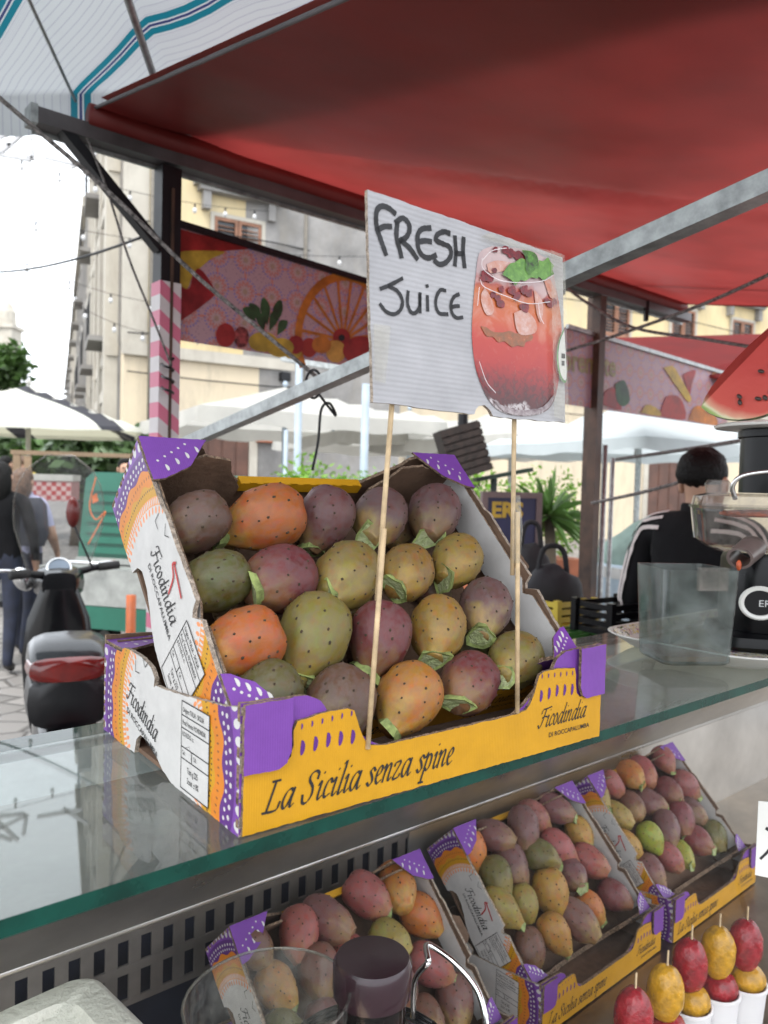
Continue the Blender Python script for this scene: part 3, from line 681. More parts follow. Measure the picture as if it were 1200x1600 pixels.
outl = [sg(*p) for p in ((574, 296), (610, 308), (700, 339), (790, 370), (879, 402), (881, 520), (883, 660), (840, 657), (770, 651), (766, 640), (757, 633), (748, 634), (743, 640), (741, 648), (690, 642), (640, 635), (583, 628), (578, 470))]
outl = outl[::-1]
bd = MB().prism(rough_poly(outl, .006, .0004, 3), -.0035, 0, mats=(0, 0, 1)).build('card', [SIGNB, KEDGEL], sign)
def C6(x, y): return sg(560 + x / 3.529, 280 + y / 3.53)
FJ = [[(200,190),(165,160),(125,150),(98,180),(98,260),(120,330),(150,415)], [(105,280),(140,262),(178,262)],
      [(212,240),(208,320),(225,385),(235,430)], [(205,240),(240,215),(272,240),(280,280),(262,320),(228,340)], [(232,338),(280,380),(322,440)],
      [(395,270),(350,275),(325,310),(328,380),(350,420),(385,435),(425,420)], [(335,345),(370,340),(398,345)],
      [(500,300),(470,290),(435,305),(425,335),(460,355),(500,375),(508,420),(480,460),(445,470),(418,450)],
      [(530,318),(535,400),(530,475)], [(578,325),(575,400),(583,485)], [(535,410),(578,412)],
      [(120,605),(170,585),(240,548)], [(165,590),(215,620),(240,670),(230,720),(195,745),(150,730),(118,690)],
      [(272,620),(268,680),(285,730),(312,738),(335,700),(338,630)], [(336,640),(338,735)], [(378,645),(380,725)], [(376,586),(378,594)],
      [(478,615),(450,612),(428,650),(425,700),(445,740),(490,745)], [(552,635),(525,650),(508,690),(515,740),(540,765),(572,762)], [(515,705),(535,700),(553,700)]]
mk = MB()
for st in FJ: ribbon(mk, [C6(*p) for p in st], .0042 if st[0][1] < 500 else .0031, .0006, jit=.10, n=7)
mk.build('lettering', mat('marker_ink', (.016, .017, .02), .5, var=.6, scale=60), bd)
def flatpoly(name, pts, m, z, parent, n=3, closed=True):
    q = [Vector((*p, 0)) for p in pts]; q = smooth_line(q + [q[0]], n)[:-1]
    a = sum(q[i].x * q[(i + 1) % len(q)].y - q[(i + 1) % len(q)].x * q[i].y for i in range(len(q)))
    if a < 0: q = q[::-1]
    return MB().flat([(p.x, p.y) for p in q], z).build(name, m, parent)
def ink(name, c, var=.35, scale=60, c2=None, rough=.25): return mat(name, c, rough, var=var, scale=scale, col2=c2)
glass_o = [(735,370),(665,405),(645,520),(630,680),(622,860),(640,1030),(680,1150),(730,1240),(800,1290),(900,1308),(1000,1295),(1060,1250),(1095,1150),(1110,1000),(1118,840),(1105,700),(1080,560),(1055,450),(1020,430),(960,400),(860,380)]
def drink_mat():
    m, nt, p = base_mat('print_drink'); tc = nd(nt, 'ShaderNodeTexCoord'); sp = nd(nt, 'ShaderNodeSeparateXYZ'); lk(nt, tc.outputs['Object'], sp.inputs[0])
    (xa, ya), (xb, yb) = C6(870, 1308), C6(870, 380)
    h = mth(nt, 'DIVIDE', mth(nt, 'SUBTRACT', sp.outputs[1], ya), yb - ya)
    n1 = nd(nt, 'ShaderNodeTexNoise', Scale=45, Detail=4, Distortion=1.2); lk(nt, tc.outputs['Object'], n1.inputs[0]); n2 = nd(nt, 'ShaderNodeTexNoise', Scale=190, Detail=5, Distortion=.6); lk(nt, tc.outputs['Object'], n2.inputs[0])
    hh = mth(nt, 'ADD', h, mth(nt, 'MULTIPLY', mth(nt, 'SUBTRACT', n1.outputs['Fac'], .5), .16))
    rp = nd(nt, 'ShaderNodeValToRGB'); lk(nt, hh, rp.inputs[0]); el = rp.color_ramp.elements; el[0].position = .0; el[0].color = (.34, .29, .29, 1); el[1].position = 1; el[1].color = (.50, .40, .40, 1)
    for ps_, c in ((.055, (.45, .40, .40)), (.075, (.06, .004, .005)), (.20, (.20, .006, .008)), (.30, (.36, .012, .008)), (.44, (.42, .024, .010)), (.55, (.47, .075, .016)), (.68, (.48, .125, .03)), (.74, (.34, .05, .03)), (.79, (.40, .28, .28))): x = el.new(ps_); x.color = (*c, 1)
    col = rp.outputs[0]
    vo = nd(nt, 'ShaderNodeTexVoronoi', Scale=62.0); vo.feature = 'SMOOTH_F1'; lk(nt, tc.outputs['Object'], vo.inputs[0])
    up = nd(nt, 'ShaderNodeMapRange'); lk(nt, h, up.inputs[0]); up.inputs[1].default_value = .42; up.inputs[2].default_value = .62
    ice_ = mth(nt, 'MULTIPLY', mth(nt, 'MULTIPLY', mth(nt, 'SUBTRACT', n1.outputs['Fac'], .46, clamp=True), 5.0, clamp=True), up.outputs[0])
    col = mixc(nt, mth(nt, 'MULTIPLY', ice_, .42), col, (.56, .38, .34))
    lo = nd(nt, 'ShaderNodeMapRange'); lk(nt, h, lo.inputs[0]); lo.inputs[1].default_value = .32; lo.inputs[2].default_value = .12
    col = mixc(nt, mth(nt, 'MULTIPLY', mth(nt, 'MULTIPLY', mth(nt, 'GREATER_THAN', n2.outputs['Fac'], .52), lo.outputs[0]), .75), col, (.05, .004, .007))
    col = mixc(nt, mth(nt, 'MULTIPLY', mth(nt, 'SUBTRACT', n2.outputs['Fac'], .60, clamp=True), .6), col, (.60, .34, .26))
    lk(nt, col, p.inputs['Base Color']); p.inputs['Roughness'].default_value = .22; return m
pic = flatpoly('drink_picture', [C6(*p) for p in glass_o], drink_mat(), .0008, bd)
flatpoly('mint_in_drink', [C6(*p) for p in ((668,812),(700,818),(735,842),(790,846),(830,838),(862,852),(905,846),(955,862),(948,890),(918,898),(905,925),(872,918),(840,926),(800,896),(765,900),(735,870),(700,866))], ink('print_brown_mint', (.34, .085, .022), .7, 190, (.17, .065, .02)), .0014, pic)
ice = ink('print_ice', (.54, .36, .32), .2, 120, (.46, .16, .09)); berry = ink('print_seed', (.22, .01, .018), .7, 240, (.07, .005, .01))
for i, pts in enumerate(([(690,600),(715,640),(735,690),(735,740),(700,750),(675,700),(668,640)], [(850,740),(900,722),(945,750),(975,800),(965,850),(890,860),(862,820)], [(960,610),(985,640),(1010,690),(1000,790),(975,740)], [(700,470),(760,450),(850,470),(820,500),(720,520)], [(1015,560),(1050,556),(1085,640),(1050,655)])):
    flatpoly('ice_print', [C6(*p) for p in pts], ice, .0017, pic)
rnd = random.Random(4)
for x, y, r in ((690,520,20),(712,548,22),(680,550,15),(735,640,18),(760,660,20),(775,690,22),(905,710,28),(840,620,24),(868,645,22),(905,610,22),(930,630,20),(780,610,18),(1050,690,18),(1075,680,14),(1030,675,15),(745,392,16),(800,395,22),(835,410,24),(875,425,26),(900,440,16),(740,505,14)):
    flatpoly('seed_print', [C6(x + r * (1 + rnd.uniform(-.3, .25)) * math.cos(a), y + 1.1 * r * (1 + rnd.uniform(-.3, .25)) * math.sin(a)) for a in [k * .9 for k in range(7)]], berry, .0020 + rnd.uniform(0, .0004), pic)
flatpoly('glass_foot', [C6(*p) for p in ((735,1215),(800,1255),(900,1275),(1010,1255),(1070,1190),(1055,1248),(990,1290),(900,1303),(800,1285))], ink('print_glass_foot', (.42, .37, .37), .6, 140, (.13, .08, .09)), .0016, pic)
mint = ink('print_mint', (.16, .34, .06), .5, 170, (.05, .15, .02)); mint2 = ink('print_mint_dark', (.07, .20, .025), .6, 190)
for nm, pts, m, z in (('mint_leaf', [(780,530),(800,495),(825,468),(850,462),(880,440),(915,450),(950,448),(972,475),(985,505),(975,550),(940,545),(905,565),(880,560),(852,588),(830,560)], mint, .0030), ('mint_leaf', [(980,450),(1005,455),(1030,435),(1045,460),(1062,480),(1055,505),(1064,530),(1035,540),(1010,562),(990,548),(975,530)], mint, .0031), ('mint_leaf', [(885,395),(930,400),(965,420),(975,470),(930,530),(905,500),(905,440)], mint2, .0034)):
    flatpoly(nm, [C6(*p) for p in pts], m, z, pic)
flatpoly('paper_badge', [C6(*p) for p in ((1118,825),(1092,890),(1080,960),(1085,1040),(1105,1110),(1133,1115),(1128,960))], ink('print_green_edge', (.12, .30, .08)), .0030, pic)
pb = flatpoly('paper_badge', [C6(*p) for p in ((1119,838),(1098,890),(1087,960),(1091,1035),(1109,1098),(1131,1100),(1127,960))], ink('print_white', (.62, .62, .62), .05), .0034, pic)
mk = MB()
for st in ([(1110, 970), (1110, 985)], [(1111, 1010), (1111, 1025)], [(1110, 978), (1118, 978)]): ribbon(mk, [C6(*p) for p in st], .004, .0038, n=2)
mk.build('lettering', INK, pic)
wh = ink('print_highlight', (.70, .64, .64), .1); mk = MB()
for st in ([(665,440),(672,500),(760,560),(880,575),(1000,565),(1062,530)], [(668,450),(720,400),(800,385)], [(975,690),(985,760),(1005,800)], [(650,600),(640,700)], [(655,560),(680,600),(800,650),(920,690),(1040,680)], [(650,1010),(690,1120),(740,1180)]): ribbon(mk, [C6(*p) for p in st], .0006, .0037, n=5)
mk.build('highlight_print', wh, pic)['kind'] = 'stuff'
tape = glassy('clear_tape', (.93, .92, .88), 1.4, .25, dirt=.25, dirtcol=(.75, .72, .62), scale=60)
for pts in (((1040,395),(1120,425),(1140,1340),(1060,1310)), ((655,325),(700,300),(1115,425),(1112,450),(700,345)), ((65,800),(160,815),(130,1130),(72,1110))):
    flatpoly('clear_tape', [C6(*p) for p in pts], tape, .0042, bd, n=1)
BAMB = mat('bamboo', (.55, .40, .23), .6, var=.25, scale=40, bump=.2)
def skew(mb, a, b, r, dz):
    p, q = Vector((*sg(*a), dz)), Vector((*sg(*b), dz)); mb.tube([p, q], r, 8)
for pts in ([((621, 622), (597, 940)), ((603, 826), (577, 1171))], [((812, 645), (809, 900)), ((812, 800), (811, 1115))]):
    for k, (a, b) in enumerate(pts):
        mb = MB(); skew(mb, a, b, .0021, -.0064 + .0005 * k if k == 0 else -.0022); mb.build('skewer', BAMB, sign, smooth=True)
a = sg(812, 775); b = sg(811, 880)
mb = MB().tube([Vector((*a, -.004)), Vector((*sg(813, 830), -.004)), Vector((*b, -.004))], [.0035, .0055, .004], 9); mb.build('tape_wrap', tape, sign)

# ================================================================== market stall canopy and its frame
DARKM = mat('black_paint_metal', (.008, .008, .010), .5, spec=.3, var=.3)
BEAM = mat('weathered_grey_beam', (.085, .075, .078), .5, var=.3, scale=4)
GALV = mat('galvanised_steel', (.36, .375, .37), .45, metal=.7, var=.25, scale=30)
BROWN = mat('rusty_brown_post', (.075, .04, .025), .6, var=.4, scale=9)
REDT = mat('red_pvc', (.235, .030, .027), .46, var=.17, scale=2.6, transl=.41)
nt = REDT.node_tree; p_ = nt.nodes['Principled BSDF']; tc = nd(nt, 'ShaderNodeTexCoord'); n_ = nd(nt, 'ShaderNodeTexNoise', Scale=2.2, Detail=2); lk(nt, tc.outputs['Object'], n_.inputs['Vector'])
b_ = nd(nt, 'ShaderNodeBump', Strength=.35, Distance=.05); lk(nt, n_.outputs['Fac'], b_.inputs['Height']); lk(nt, b_.outputs[0], p_.inputs['Normal'])
CS0, CS1, CV0, CV1, CSL = .55, 3.87, -.85, 1.863, .19
def cz(v): return 1.317 - CSL * (CV1 - v)
can = thing('market_canopy', 'large red market canopy on metal posts over the fruit counter', 'canopy', M=MS @ Matrix.Translation((0, 0, -GLASS)))
def sheet(mb, s0, s1, v0, v1, ns, nv, dz, th=.0015, sag=.03):
    vs = []
    for j in range(nv + 1):
        for i in range(ns + 1):
            s_, v_ = s0 + (s1 - s0) * i / ns, v0 + (v1 - v0) * j / nv
            w = math.sin(math.pi * max(0, min(1, (s_ - CS0) / (CS1 - CS0)))) * math.sin(math.pi * max(0, min(1, (v_ - CV0) / (CV1 - CV0))))
            z = cz(v_) - sag * w + .012 * noise.noise(Vector((s_ * 1.3, v_ * .8, 0))) * (1 if v_ < v1 - .01 else .2)
            d1 = abs((s_ - CS0 - .3) - (CV1 - v_) * .9); z += .014 * math.exp(-(d1 / .06) ** 2)          # a crease from the corner
            vs.append(Vector((s_, v_, z + GLASS + dz)))
    fs = [(j * (ns + 1) + i, j * (ns + 1) + i + 1, (j + 1) * (ns + 1) + i + 1, (j + 1) * (ns + 1) + i) for j in range(nv) for i in range(ns)]
    mb.add(vs, fs)
mb = MB(); sheet(mb, CS0, CS1, CV0, CV1, 66, 62, 0); mb.build('canopy_sheet', REDT, can, smooth=True)
# hem rolled over the far rail and down the two short sides
mb = MB(); k = 40
mb.tube([(CS0 - .01 + (CS1 - CS0 + .02) * i / k, CV1 + .006, GLASS + cz(CV1) - .020 + .005 * noise.noise(Vector((i * .9, 3, 0)))) for i in range(k + 1)], .031, 10)
mb.build('far_hem', REDT, can, smooth=True)
for s_ in (3.3,):
    mb = MB(); pts = [CV0 + (CV1 - CV0) * i / 40 for i in range(41)]
    def zs_(v): return GLASS + cz(v) - .03 * math.sin(math.pi * (s_ - CS0) / (CS1 - CS0)) * math.sin(math.pi * (v - CV0) / (CV1 - CV0)) - .0065 + .012 * noise.noise(Vector((s_ * 1.3, v * .8, 0)))
    mb.add([Vector((s_ + d, v, zs_(v))) for v in pts for d in (-.011, .011)], [(2 * i, 2 * i + 1, 2 * i + 3, 2 * i + 2) for i in range(40)]); mb.build('seam', REDT, can, smooth=True)
for s_ in (CS0, CS1):
    mb = MB().tube([(s_ + .002 * noise.noise(Vector((i, s_, 0))), CV0 + (CV1 - CV0) * i / 40, GLASS + cz(CV0 + (CV1 - CV0) * i / 40) - .004) for i in range(41)], .005, 8); mb.build('side_hem', REDT if s_ > 1 else BEAM, can, smooth=True)
bz = GLASS + cz(CV1) - .066
MB().box((CS0 - .15, CV1 + .002, bz - .022), (CS1 + .1, CV1 + .055, bz + .022)).build('beam', BEAM, can)
MB().box((CS0 - .15, CV1 + .056, bz - .034), (CS1 + .1, CV1 + .066, bz - .010)).build('beam_channel', GALV, can)
MB().box((CS0 - .17, CV1 - .002, bz - .026), (CS0 - .151, CV1 + .06, bz + .026)).build('beam_end_cap', GALV, can)
STRIPE = None
def striped(name, c1, c2, N):
    m, nt, p = base_mat(name); tc = nd(nt, 'ShaderNodeTexCoord'); sp = nd(nt, 'ShaderNodeSeparateXYZ'); lk(nt, tc.outputs['Object'], sp.inputs[0])
    q = mth(nt, 'ADD', mth(nt, 'MULTIPLY', sp.outputs[2], N), mth(nt, 'MULTIPLY', sp.outputs[0], N * .75))
    f = mth(nt, 'GREATER_THAN', mth(nt, 'FRACT', mth(nt, 'ADD', q, 50.0)), .5)
    nz = nd(nt, 'ShaderNodeTexNoise', Scale=14, Detail=5); lk(nt, tc.outputs['Object'], nz.inputs['Vector'])
    col = mixc(nt, mth(nt, 'MULTIPLY', nz.outputs['Fac'], .45), mixc(nt, f, c1, c2), (.25, .2, .2)); lk(nt, col, p.inputs['Base Color']); p.inputs['Roughness'].default_value = .5; return m
PSTR = striped('pink_white_tape', (.62, .12, .22), (.62, .58, .58), 10.5)
ps, pv = .80, 1.895
MB().box((ps - .034, pv - .03, 0), (ps + .030, pv + .03, bz - .033)).build('post', DARKM, can)
MB().box((ps - .004, pv - .0345, 0), (ps + .006, pv - .0305, bz - .1)).build('rust_strip', BROWN, can)
mb = MB().box((-.037, -.033, .2), (.033, .033, CAMZ + .615)); mb.build('striped_wrap', PSTR, can, M=Matrix.Translation((ps, pv, 0)))
mb = MB().bar((ps - .325, pv - .005, bz - .012), (ps - .03, pv - .01, bz - .29), .042, .03); mb.build('brace', DARKM, can)
s2, v2 = 3.10, 1.895
for ds, w in ((-.02, .05), (.085, .045)):
    MB().box((s2 + ds - w / 2, v2 - .03 + ds, 0), (s2 + ds + w / 2, v2 + .02 + ds, bz - .034 if ds < 0 else bz + .1)).build('post', BROWN, can)
mb = MB().tube([(s2 + .035, v2 - .05, 0), (s2 + .035, v2 - .05, 1.78)], .014, 10); mb.build('steel_tube', GALV, can, smooth=True)
mb = MB().tube([(s2 + .15, v2 - .02, 0), (s2 + .15, v2 - .02, 1.72)], .012, 10); mb.build('steel_tube', GALV, can, smooth=True)
A_, B_ = at(272, 701, 2.44), at(1200, 290, 1.06)
mb = MB().bar(A_, B_ + (B_ - A_) * .25, .034, .030); mb.build('strut', GALV, can, world=True)
for px, py in ((880, 437), (1010, 481)):
    q = at_plane(px, py, S(0, CV1 + .01, 0), VS); mb = MB().bar(q + Vector((0, 0, .05)), q - Vector((0, 0, .07)), .03, .02); mb.build('clamp', DARKM, can, world=True)
# unseen second red sheet, added just above the canopy to darken its upper left
over = MB()
CN = (MS.to_3x3() @ Vector((0, -CSL, 1))).normalized(); CP = S(CS0, CV1, cz(CV1) + .02)
e1, e2 = at_plane(285, 208, CP, CN), at_plane(1150, 0, CP, CN)
e2 = e1 + (e2 - e1) * 1.9; inv = MS.inverted(); a_, b_ = inv @ e1, inv @ e2
NN = 40; vs = []
for i in range(NN + 1):
    t = i / NN; s_, v_ = a_.x + (b_.x - a_.x) * t, a_.y + (b_.y - a_.y) * t; s_ += .02 * math.sin(t * 9)
    for (x, y) in ((s_, v_), (CS0 + (s_ - CS0) * .0 - .0, CV0 * t + CV1 * (1 - t) - .06 * (1 - t))):
        vs.append(Vector((x, y, GLASS + cz(y) + .018)))
over.add(vs, [(2 * i, 2 * i + 1, 2 * i + 3, 2 * i + 2) for i in range(NN)])
over.build('added_shade_sheet', mat('shade_sheet_pvc', (.24, .06, .05), .5, var=.1, scale=2, transl=.3), can)

# ------------------------------------------------------------------ printed banners along the far rail
def tiles():
    m, nt, p = base_mat('tile_print'); tc = nd(nt, 'ShaderNodeTexCoord')
    mp = nd(nt, 'ShaderNodeMapping'); mp.inputs['Scale'].default_value = (9.5, 9.5, 9.5); lk(nt, tc.outputs['Object'], mp.inputs[0])
    fr = nd(nt, 'ShaderNodeVectorMath', operation='FRACTION'); ad = nd(nt, 'ShaderNodeVectorMath', operation='ADD'); ad.inputs[1].default_value = (50.3, 50.1, 50); lk(nt, mp.outputs[0], ad.inputs[0]); lk(nt, ad.outputs[0], fr.inputs[0])
    sp = nd(nt, 'ShaderNodeSeparateXYZ'); lk(nt, fr.outputs[0], sp.inputs[0])
    x = mth(nt, 'SUBTRACT', sp.outputs[0], .5); y = mth(nt, 'SUBTRACT', sp.outputs[1], .5)
    r = mth(nt, 'SQRT', mth(nt, 'ADD', mth(nt, 'MULTIPLY', x, x), mth(nt, 'MULTIPLY', y, y))); th = mth(nt, 'ARCTAN2', y, x)
    pet = mth(nt, 'ADD', r, mth(nt, 'MULTIPLY', mth(nt, 'COSINE', mth(nt, 'MULTIPLY', th, 12)), .05))
    col = mixc(nt, mth(nt, 'LESS_THAN', pet, .30), (.30, .18, .20), (.34, .12, .105)); col = mixc(nt, mth(nt, 'LESS_THAN', pet, .20), col, (.31, .20, .20)); col = mixc(nt, mth(nt, 'LESS_THAN', r, .09), col, (.25, .16, .12))
    cr = mth(nt, 'MINIMUM', mth(nt, 'ABSOLUTE', x), mth(nt, 'ABSOLUTE', y)); col = mixc(nt, mth(nt, 'MULTIPLY', mth(nt, 'LESS_THAN', cr, .04), mth(nt, 'GREATER_THAN', r, .36)), col, (.36, .13, .10))
    b1 = mth(nt, 'GREATER_THAN', mth(nt, 'SINE', mth(nt, 'MULTIPLY', th, 24)), .3); col = mixc(nt, mth(nt, 'MULTIPLY', b1, mth(nt, 'LESS_THAN', mth(nt, 'ABSOLUTE', mth(nt, 'SUBTRACT', r, .40)), .03)), col, (.10, .09, .28))
    vo = nd(nt, 'ShaderNodeTexVoronoi', Scale=95.0); lk(nt, tc.outputs['Object'], vo.inputs['Vector']); col = mixc(nt, mth(nt, 'MULTIPLY', mth(nt, 'LESS_THAN', vo.outputs['Distance'], .25), .6), col, (.15, .08, .11))
    lk(nt, col, p.inputs['Base Color']); p.inputs['Roughness'].default_value = .4
    tr = nd(nt, 'ShaderNodeBsdfTranslucent'); lk(nt, col, tr.inputs[0]); mx = nd(nt, 'ShaderNodeMixShader'); mx.inputs[0].default_value = .16
    lk(nt, p.outputs[0], mx.inputs[1]); lk(nt, tr.outputs[0], mx.inputs[2]); lk(nt, mx.outputs[0], nt.nodes['Material Output'].inputs[0]); return m
TILE = tiles()
def pm(name, c, var=.3, scale=12, c2=None): return mat('banner_' + name, c, .45, var=var, scale=scale, col2=c2, transl=.25)
BV = CV1 + .02
MB0 = MS @ Matrix.Translation((0, BV, 0)) @ Matrix.Rotation(R(90), 4, 'X')      # local x along rail, y up, z towards us
def bn(px, py):
    q = MB0.inverted() @ at_plane(px, py, MB0 @ Vector((0, 0, 0)), -VS); return (q.x, q.y)
def banner(name, label, corners):
    t = thing(name, label, 'banner', M=MB0)
    bd = flatpoly('print_sheet', [bn(*c) for c in corners], TILE, 0, t, n=1)
    return t, bd
def bshape(nm, pts, m, z, bd): return flatpoly(nm, [bn(*p) for p in pts], m, z, bd)
def disc(x, y, rx, ry=None, n=12): ry = ry or rx; return [(x + rx * math.cos(k * 6.283 / n), y + ry * math.sin(k * 6.283 / n)) for k in range(n)]
ba, bb = banner('fruit_banner', 'pink tile patterned banner with cart wheel and fruit, left behind the sign', [(275, 352), (660, 470), (660, 590), (275, 531)])
RED_, YEL_, GRN_, ORN_ = pm('red', (.34, .02, .02)), pm('yellow', (.50, .33, .04)), pm('green', (.03, .09, .03), .5), pm('orange', (.52, .17, .02))
fb = lambda x, y: (240 + x / 3.333, 260 + y / 3.333)
MB().bar(Vector((*bn(275, 349), .004)), Vector((*bn(660, 467), .004)), .02, .02).build('top_batten', DARKM, ba)
bshape('red_shape', [fb(*p) for p in ((120,320),(200,345),(500,420),(380,440),(300,450),(190,440),(120,450))], RED_, .002, bb)
bshape('yellow_shape', [fb(*p) for p in ((120,450),(190,440),(370,445),(300,480),(240,530),(200,570),(170,640),(115,600))], YEL_, .003, bb)
bshape('red_shape', [fb(*p) for p in ((115,610),(180,640),(200,570),(240,535),(318,650),(270,710),(160,790),(112,800))], pm('darkred', (.28, .015, .02)), .004, bb)
wc = (985, 900)
mk = MB()
for a0 in range(12):
    a = R(-10 + a0 * 18.5); 
    if a0 > 10: continue
    p, q = fb(wc[0] - 40 * math.cos(a), wc[1] - 40 * math.sin(a)), fb(wc[0] - 215 * math.cos(a), wc[1] - 300 * math.sin(a)); ribbon(mk, [bn(*p), bn(*q)], .011, .003, n=1)
mk.build('wheel_spokes', ORN_, bb)['kind'] = 'stuff'
mk = MB(); ribbon(mk, [bn(*fb(wc[0] - 235 * math.cos(a), wc[1] - 325 * math.sin(a))) for a in [R(-25 + k * 14) for k in range(16)]], .030, .004, n=3); mk.build('wheel_rim', ORN_, bb)
bshape('wheel_hub', [fb(*p) for p in disc(975, 890, 45)], RED_, .0045, bb); bshape('wheel_hub_hole', [fb(*p) for p in disc(975, 893, 17)], DARKM, .005, bb)
for k, (x, y, l, a) in enumerate(((590,800,120,100),(560,790,100,130),(630,800,110,75),(600,830,110,60),(530,780,80,150),(640,850,70,40),(570,830,70,110))):
    dx, dy = math.cos(R(a)), -math.sin(R(a)); px_, py_ = -dy * 26, dx * 26
    bshape('leaf_print', [fb(x, y + 30), fb(x + dx * l * .5 + px_, y + dy * l * .5 + py_), fb(x + dx * l, y + dy * l), fb(x + dx * l * .5 - px_, y + dy * l * .5 - py_)], GRN_, .003 + k * .0003, bb)
for nm, x, y, rx, ry, m in (('pomegranate_print', 370, 880, 50, 62, RED_), ('pomegranate_print', 452, 890, 40, 55, pm('pom', (.30, .05, .05), .6, 60)), ('lemon_print', 565, 915, 75, 52, YEL_), ('lemon_print', 655, 945, 70, 50, YEL_), ('lemon_print', 720, 975, 45, 30, YEL_), ('apple_print', 735, 930, 42, 48, RED_), ('apple_print', 805, 945, 42, 50, pm('apple', (.38, .03, .02))), ('orange_print', 870, 930, 50, 45, ORN_), ('orange_print', 945, 965, 52, 58, pm('slice', (.60, .32, .06))), ('watermelon_print', 1075, 960, 95, 75, RED_)):
    bshape(nm, [fb(*p) for p in disc(x, y, rx, ry)], m, .006 + random.uniform(0, .001), bb)
bd2, bb2 = banner('juice_banner', 'pink tile patterned banner lettered Spremute, right of the sign', [(820, 496), (885, 512), (1146, 590), (1135, 668), (885, 632), (820, 622)])
mk = MB(); q0 = bn(868, 576); text_into(mk, 'Spremute', .15, q0[0], q0[1], .003, bold=.004, rot=R(2), sx=.85); mk.build('lettering', pm('letters', (.36, .33, .14)), bb2)['kind'] = 'stuff'
for nm, pts, m in (('green_leaf_print', [(960,600),(975,595),(983,625),(972,635),(962,625)], GRN_), ('yellow_shape', [(1036,575),(1050,572),(1062,590),(1078,620),(1074,628),(1060,610)], YEL_), ('red_shape', [(1066,585),(1086,578),(1080,600),(1076,617)], RED_), ('orange_shape', [(1113,580),(1124,580),(1122,592),(1112,590)], ORN_),
                   ('fruit_print', [(940,632),(945,612),(960,608),(970,640)], RED_), ('fruit_print', [(1030,650),(1040,620),(1062,622),(1070,655)], pm('apple', (.38, .03, .02))), ('fruit_print', [(1075,656),(1085,635),(1110,640),(1120,665)], ORN_), ('fruit_print', [(1000,645),(1010,632),(1028,640),(1030,650)], YEL_)): bshape(nm, pts, m, .004 + random.uniform(0, .001), bb2)
MB().bar(Vector((*bn(885, 510), .004)), Vector((*bn(1146, 588), .004)), .02, .02).build('top_batten', GALV, bd2)
# a second, smaller red awning further down the row
aw = MB(); q = [at(1010, 545, 5.2), at(1260, 545, 4.6), at(1260, 640, 4.4), at(1150, 590, 4.9)]
q = [at(950, 531, 6.0), at(1300, 522, 6.0), at(1300, 640, 4.7), at(1090, 585, 4.7)]
aw.add([*q, *[p + Vector((0, 0, .015)) for p in q]], [(0,1,2,3),(7,6,5,4),(0,4,5,1),(1,5,6,2),(2,6,7,3),(3,7,4,0)]); single(aw, 'small_awning', mat('dark_red_awning', (.10, .010, .010), .9, spec=.1, var=.15, scale=2), 'smaller dark red awning behind the watermelon and banner', 'awning')

# ------------------------------------------------------------------ white awning with turquoise stripes, upper left
def awning_mat():
    m, nt, p = base_mat('striped_awning_cloth'); at_ = nd(nt, 'ShaderNodeUVMap'); sp = nd(nt, 'ShaderNodeSeparateXYZ'); lk(nt, at_.outputs[0], sp.inputs[0])
    f = mth(nt, 'MULTIPLY', mth(nt, 'FRACT', mth(nt, 'ADD', mth(nt, 'DIVIDE', mth(nt, 'SUBTRACT', sp.outputs[0], 1.38), .46), 10.5)), 1.0)     # .5 = middle of a blue stripe
    d = mth(nt, 'ABSOLUTE', mth(nt, 'SUBTRACT', f, .5))
    col = mixc(nt, mth(nt, 'LESS_THAN', d, .082), (.43, .455, .47), (.006, .13, .18)); col = mixc(nt, mth(nt, 'LESS_THAN', d, .024), col, (.45, .47, .48)); col = mixc(nt, mth(nt, 'LESS_THAN', d, .012), col, (.03, .04, .12))
    th = mth(nt, 'LESS_THAN', mth(nt, 'FRACT', mth(nt, 'MULTIPLY', f, 15.0)), .10); thin = mth(nt, 'MULTIPLY', th, mth(nt, 'GREATER_THAN', d, .09)); col = mixc(nt, mth(nt, 'MULTIPLY', thin, .75), col, (.25, .25, .33))
    dense = mth(nt, 'MULTIPLY', mth(nt, 'LESS_THAN', mth(nt, 'FRACT', mth(nt, 'MULTIPLY', f, 60.0)), .3), mth(nt, 'LESS_THAN', mth(nt, 'ABSOLUTE', mth(nt, 'SUBTRACT', d, .13)), .04)); col = mixc(nt, mth(nt, 'MULTIPLY', dense, .5), col, (.3, .3, .36))
    lk(nt, col, p.inputs['Base Color']); p.inputs['Roughness'].default_value = .6
    tr = nd(nt, 'ShaderNodeBsdfTranslucent'); lk(nt, col, tr.inputs[0]); mx = nd(nt, 'ShaderNodeMixShader'); mx.inputs[0].default_value = .30
    lk(nt, p.outputs[0], mx.inputs[1]); lk(nt, tr.outputs[0], mx.inputs[2]); lk(nt, mx.outputs[0], nt.nodes['Material Output'].inputs[0]); return m
aw = thing('striped_awning', 'white awning with turquoise stripes, above the left edge of the red canopy', 'awning', loc=(-.98, 2.5, 0))
HZ = CAMZ + 1.2
def qv(x, y): return y + 1.133 * x if x < -.68 else y + .6 * x - .362
vs, fs, uv = [], [], []
xs = [-3.6 + i * .06 for i in range(72)] ; ys = [2.5, 2.46, 2.4, 2.3, 2.2, 2.1, 2.0, 1.9, 1.8, 1.6, 1.4, 1.2, .9, .6, .3, 0, -.4]
def awz(x, y): return HZ + .0 + .10 * (2.5 - y) / 2.5 - .02 * abs(math.sin((x + .68) * math.pi / .29)) * min(1, (2.5 - y) * 2) + .006 * noise.noise(Vector((x * 3, y * 3, 1)))
rows = []
for x in xs: rows.append((x, 2.5 - .07 * (x + .98) + .012 + .006 * math.sin(x * 26), HZ - .115 + .008 * math.sin(x * 22)))
W_ = len(xs)
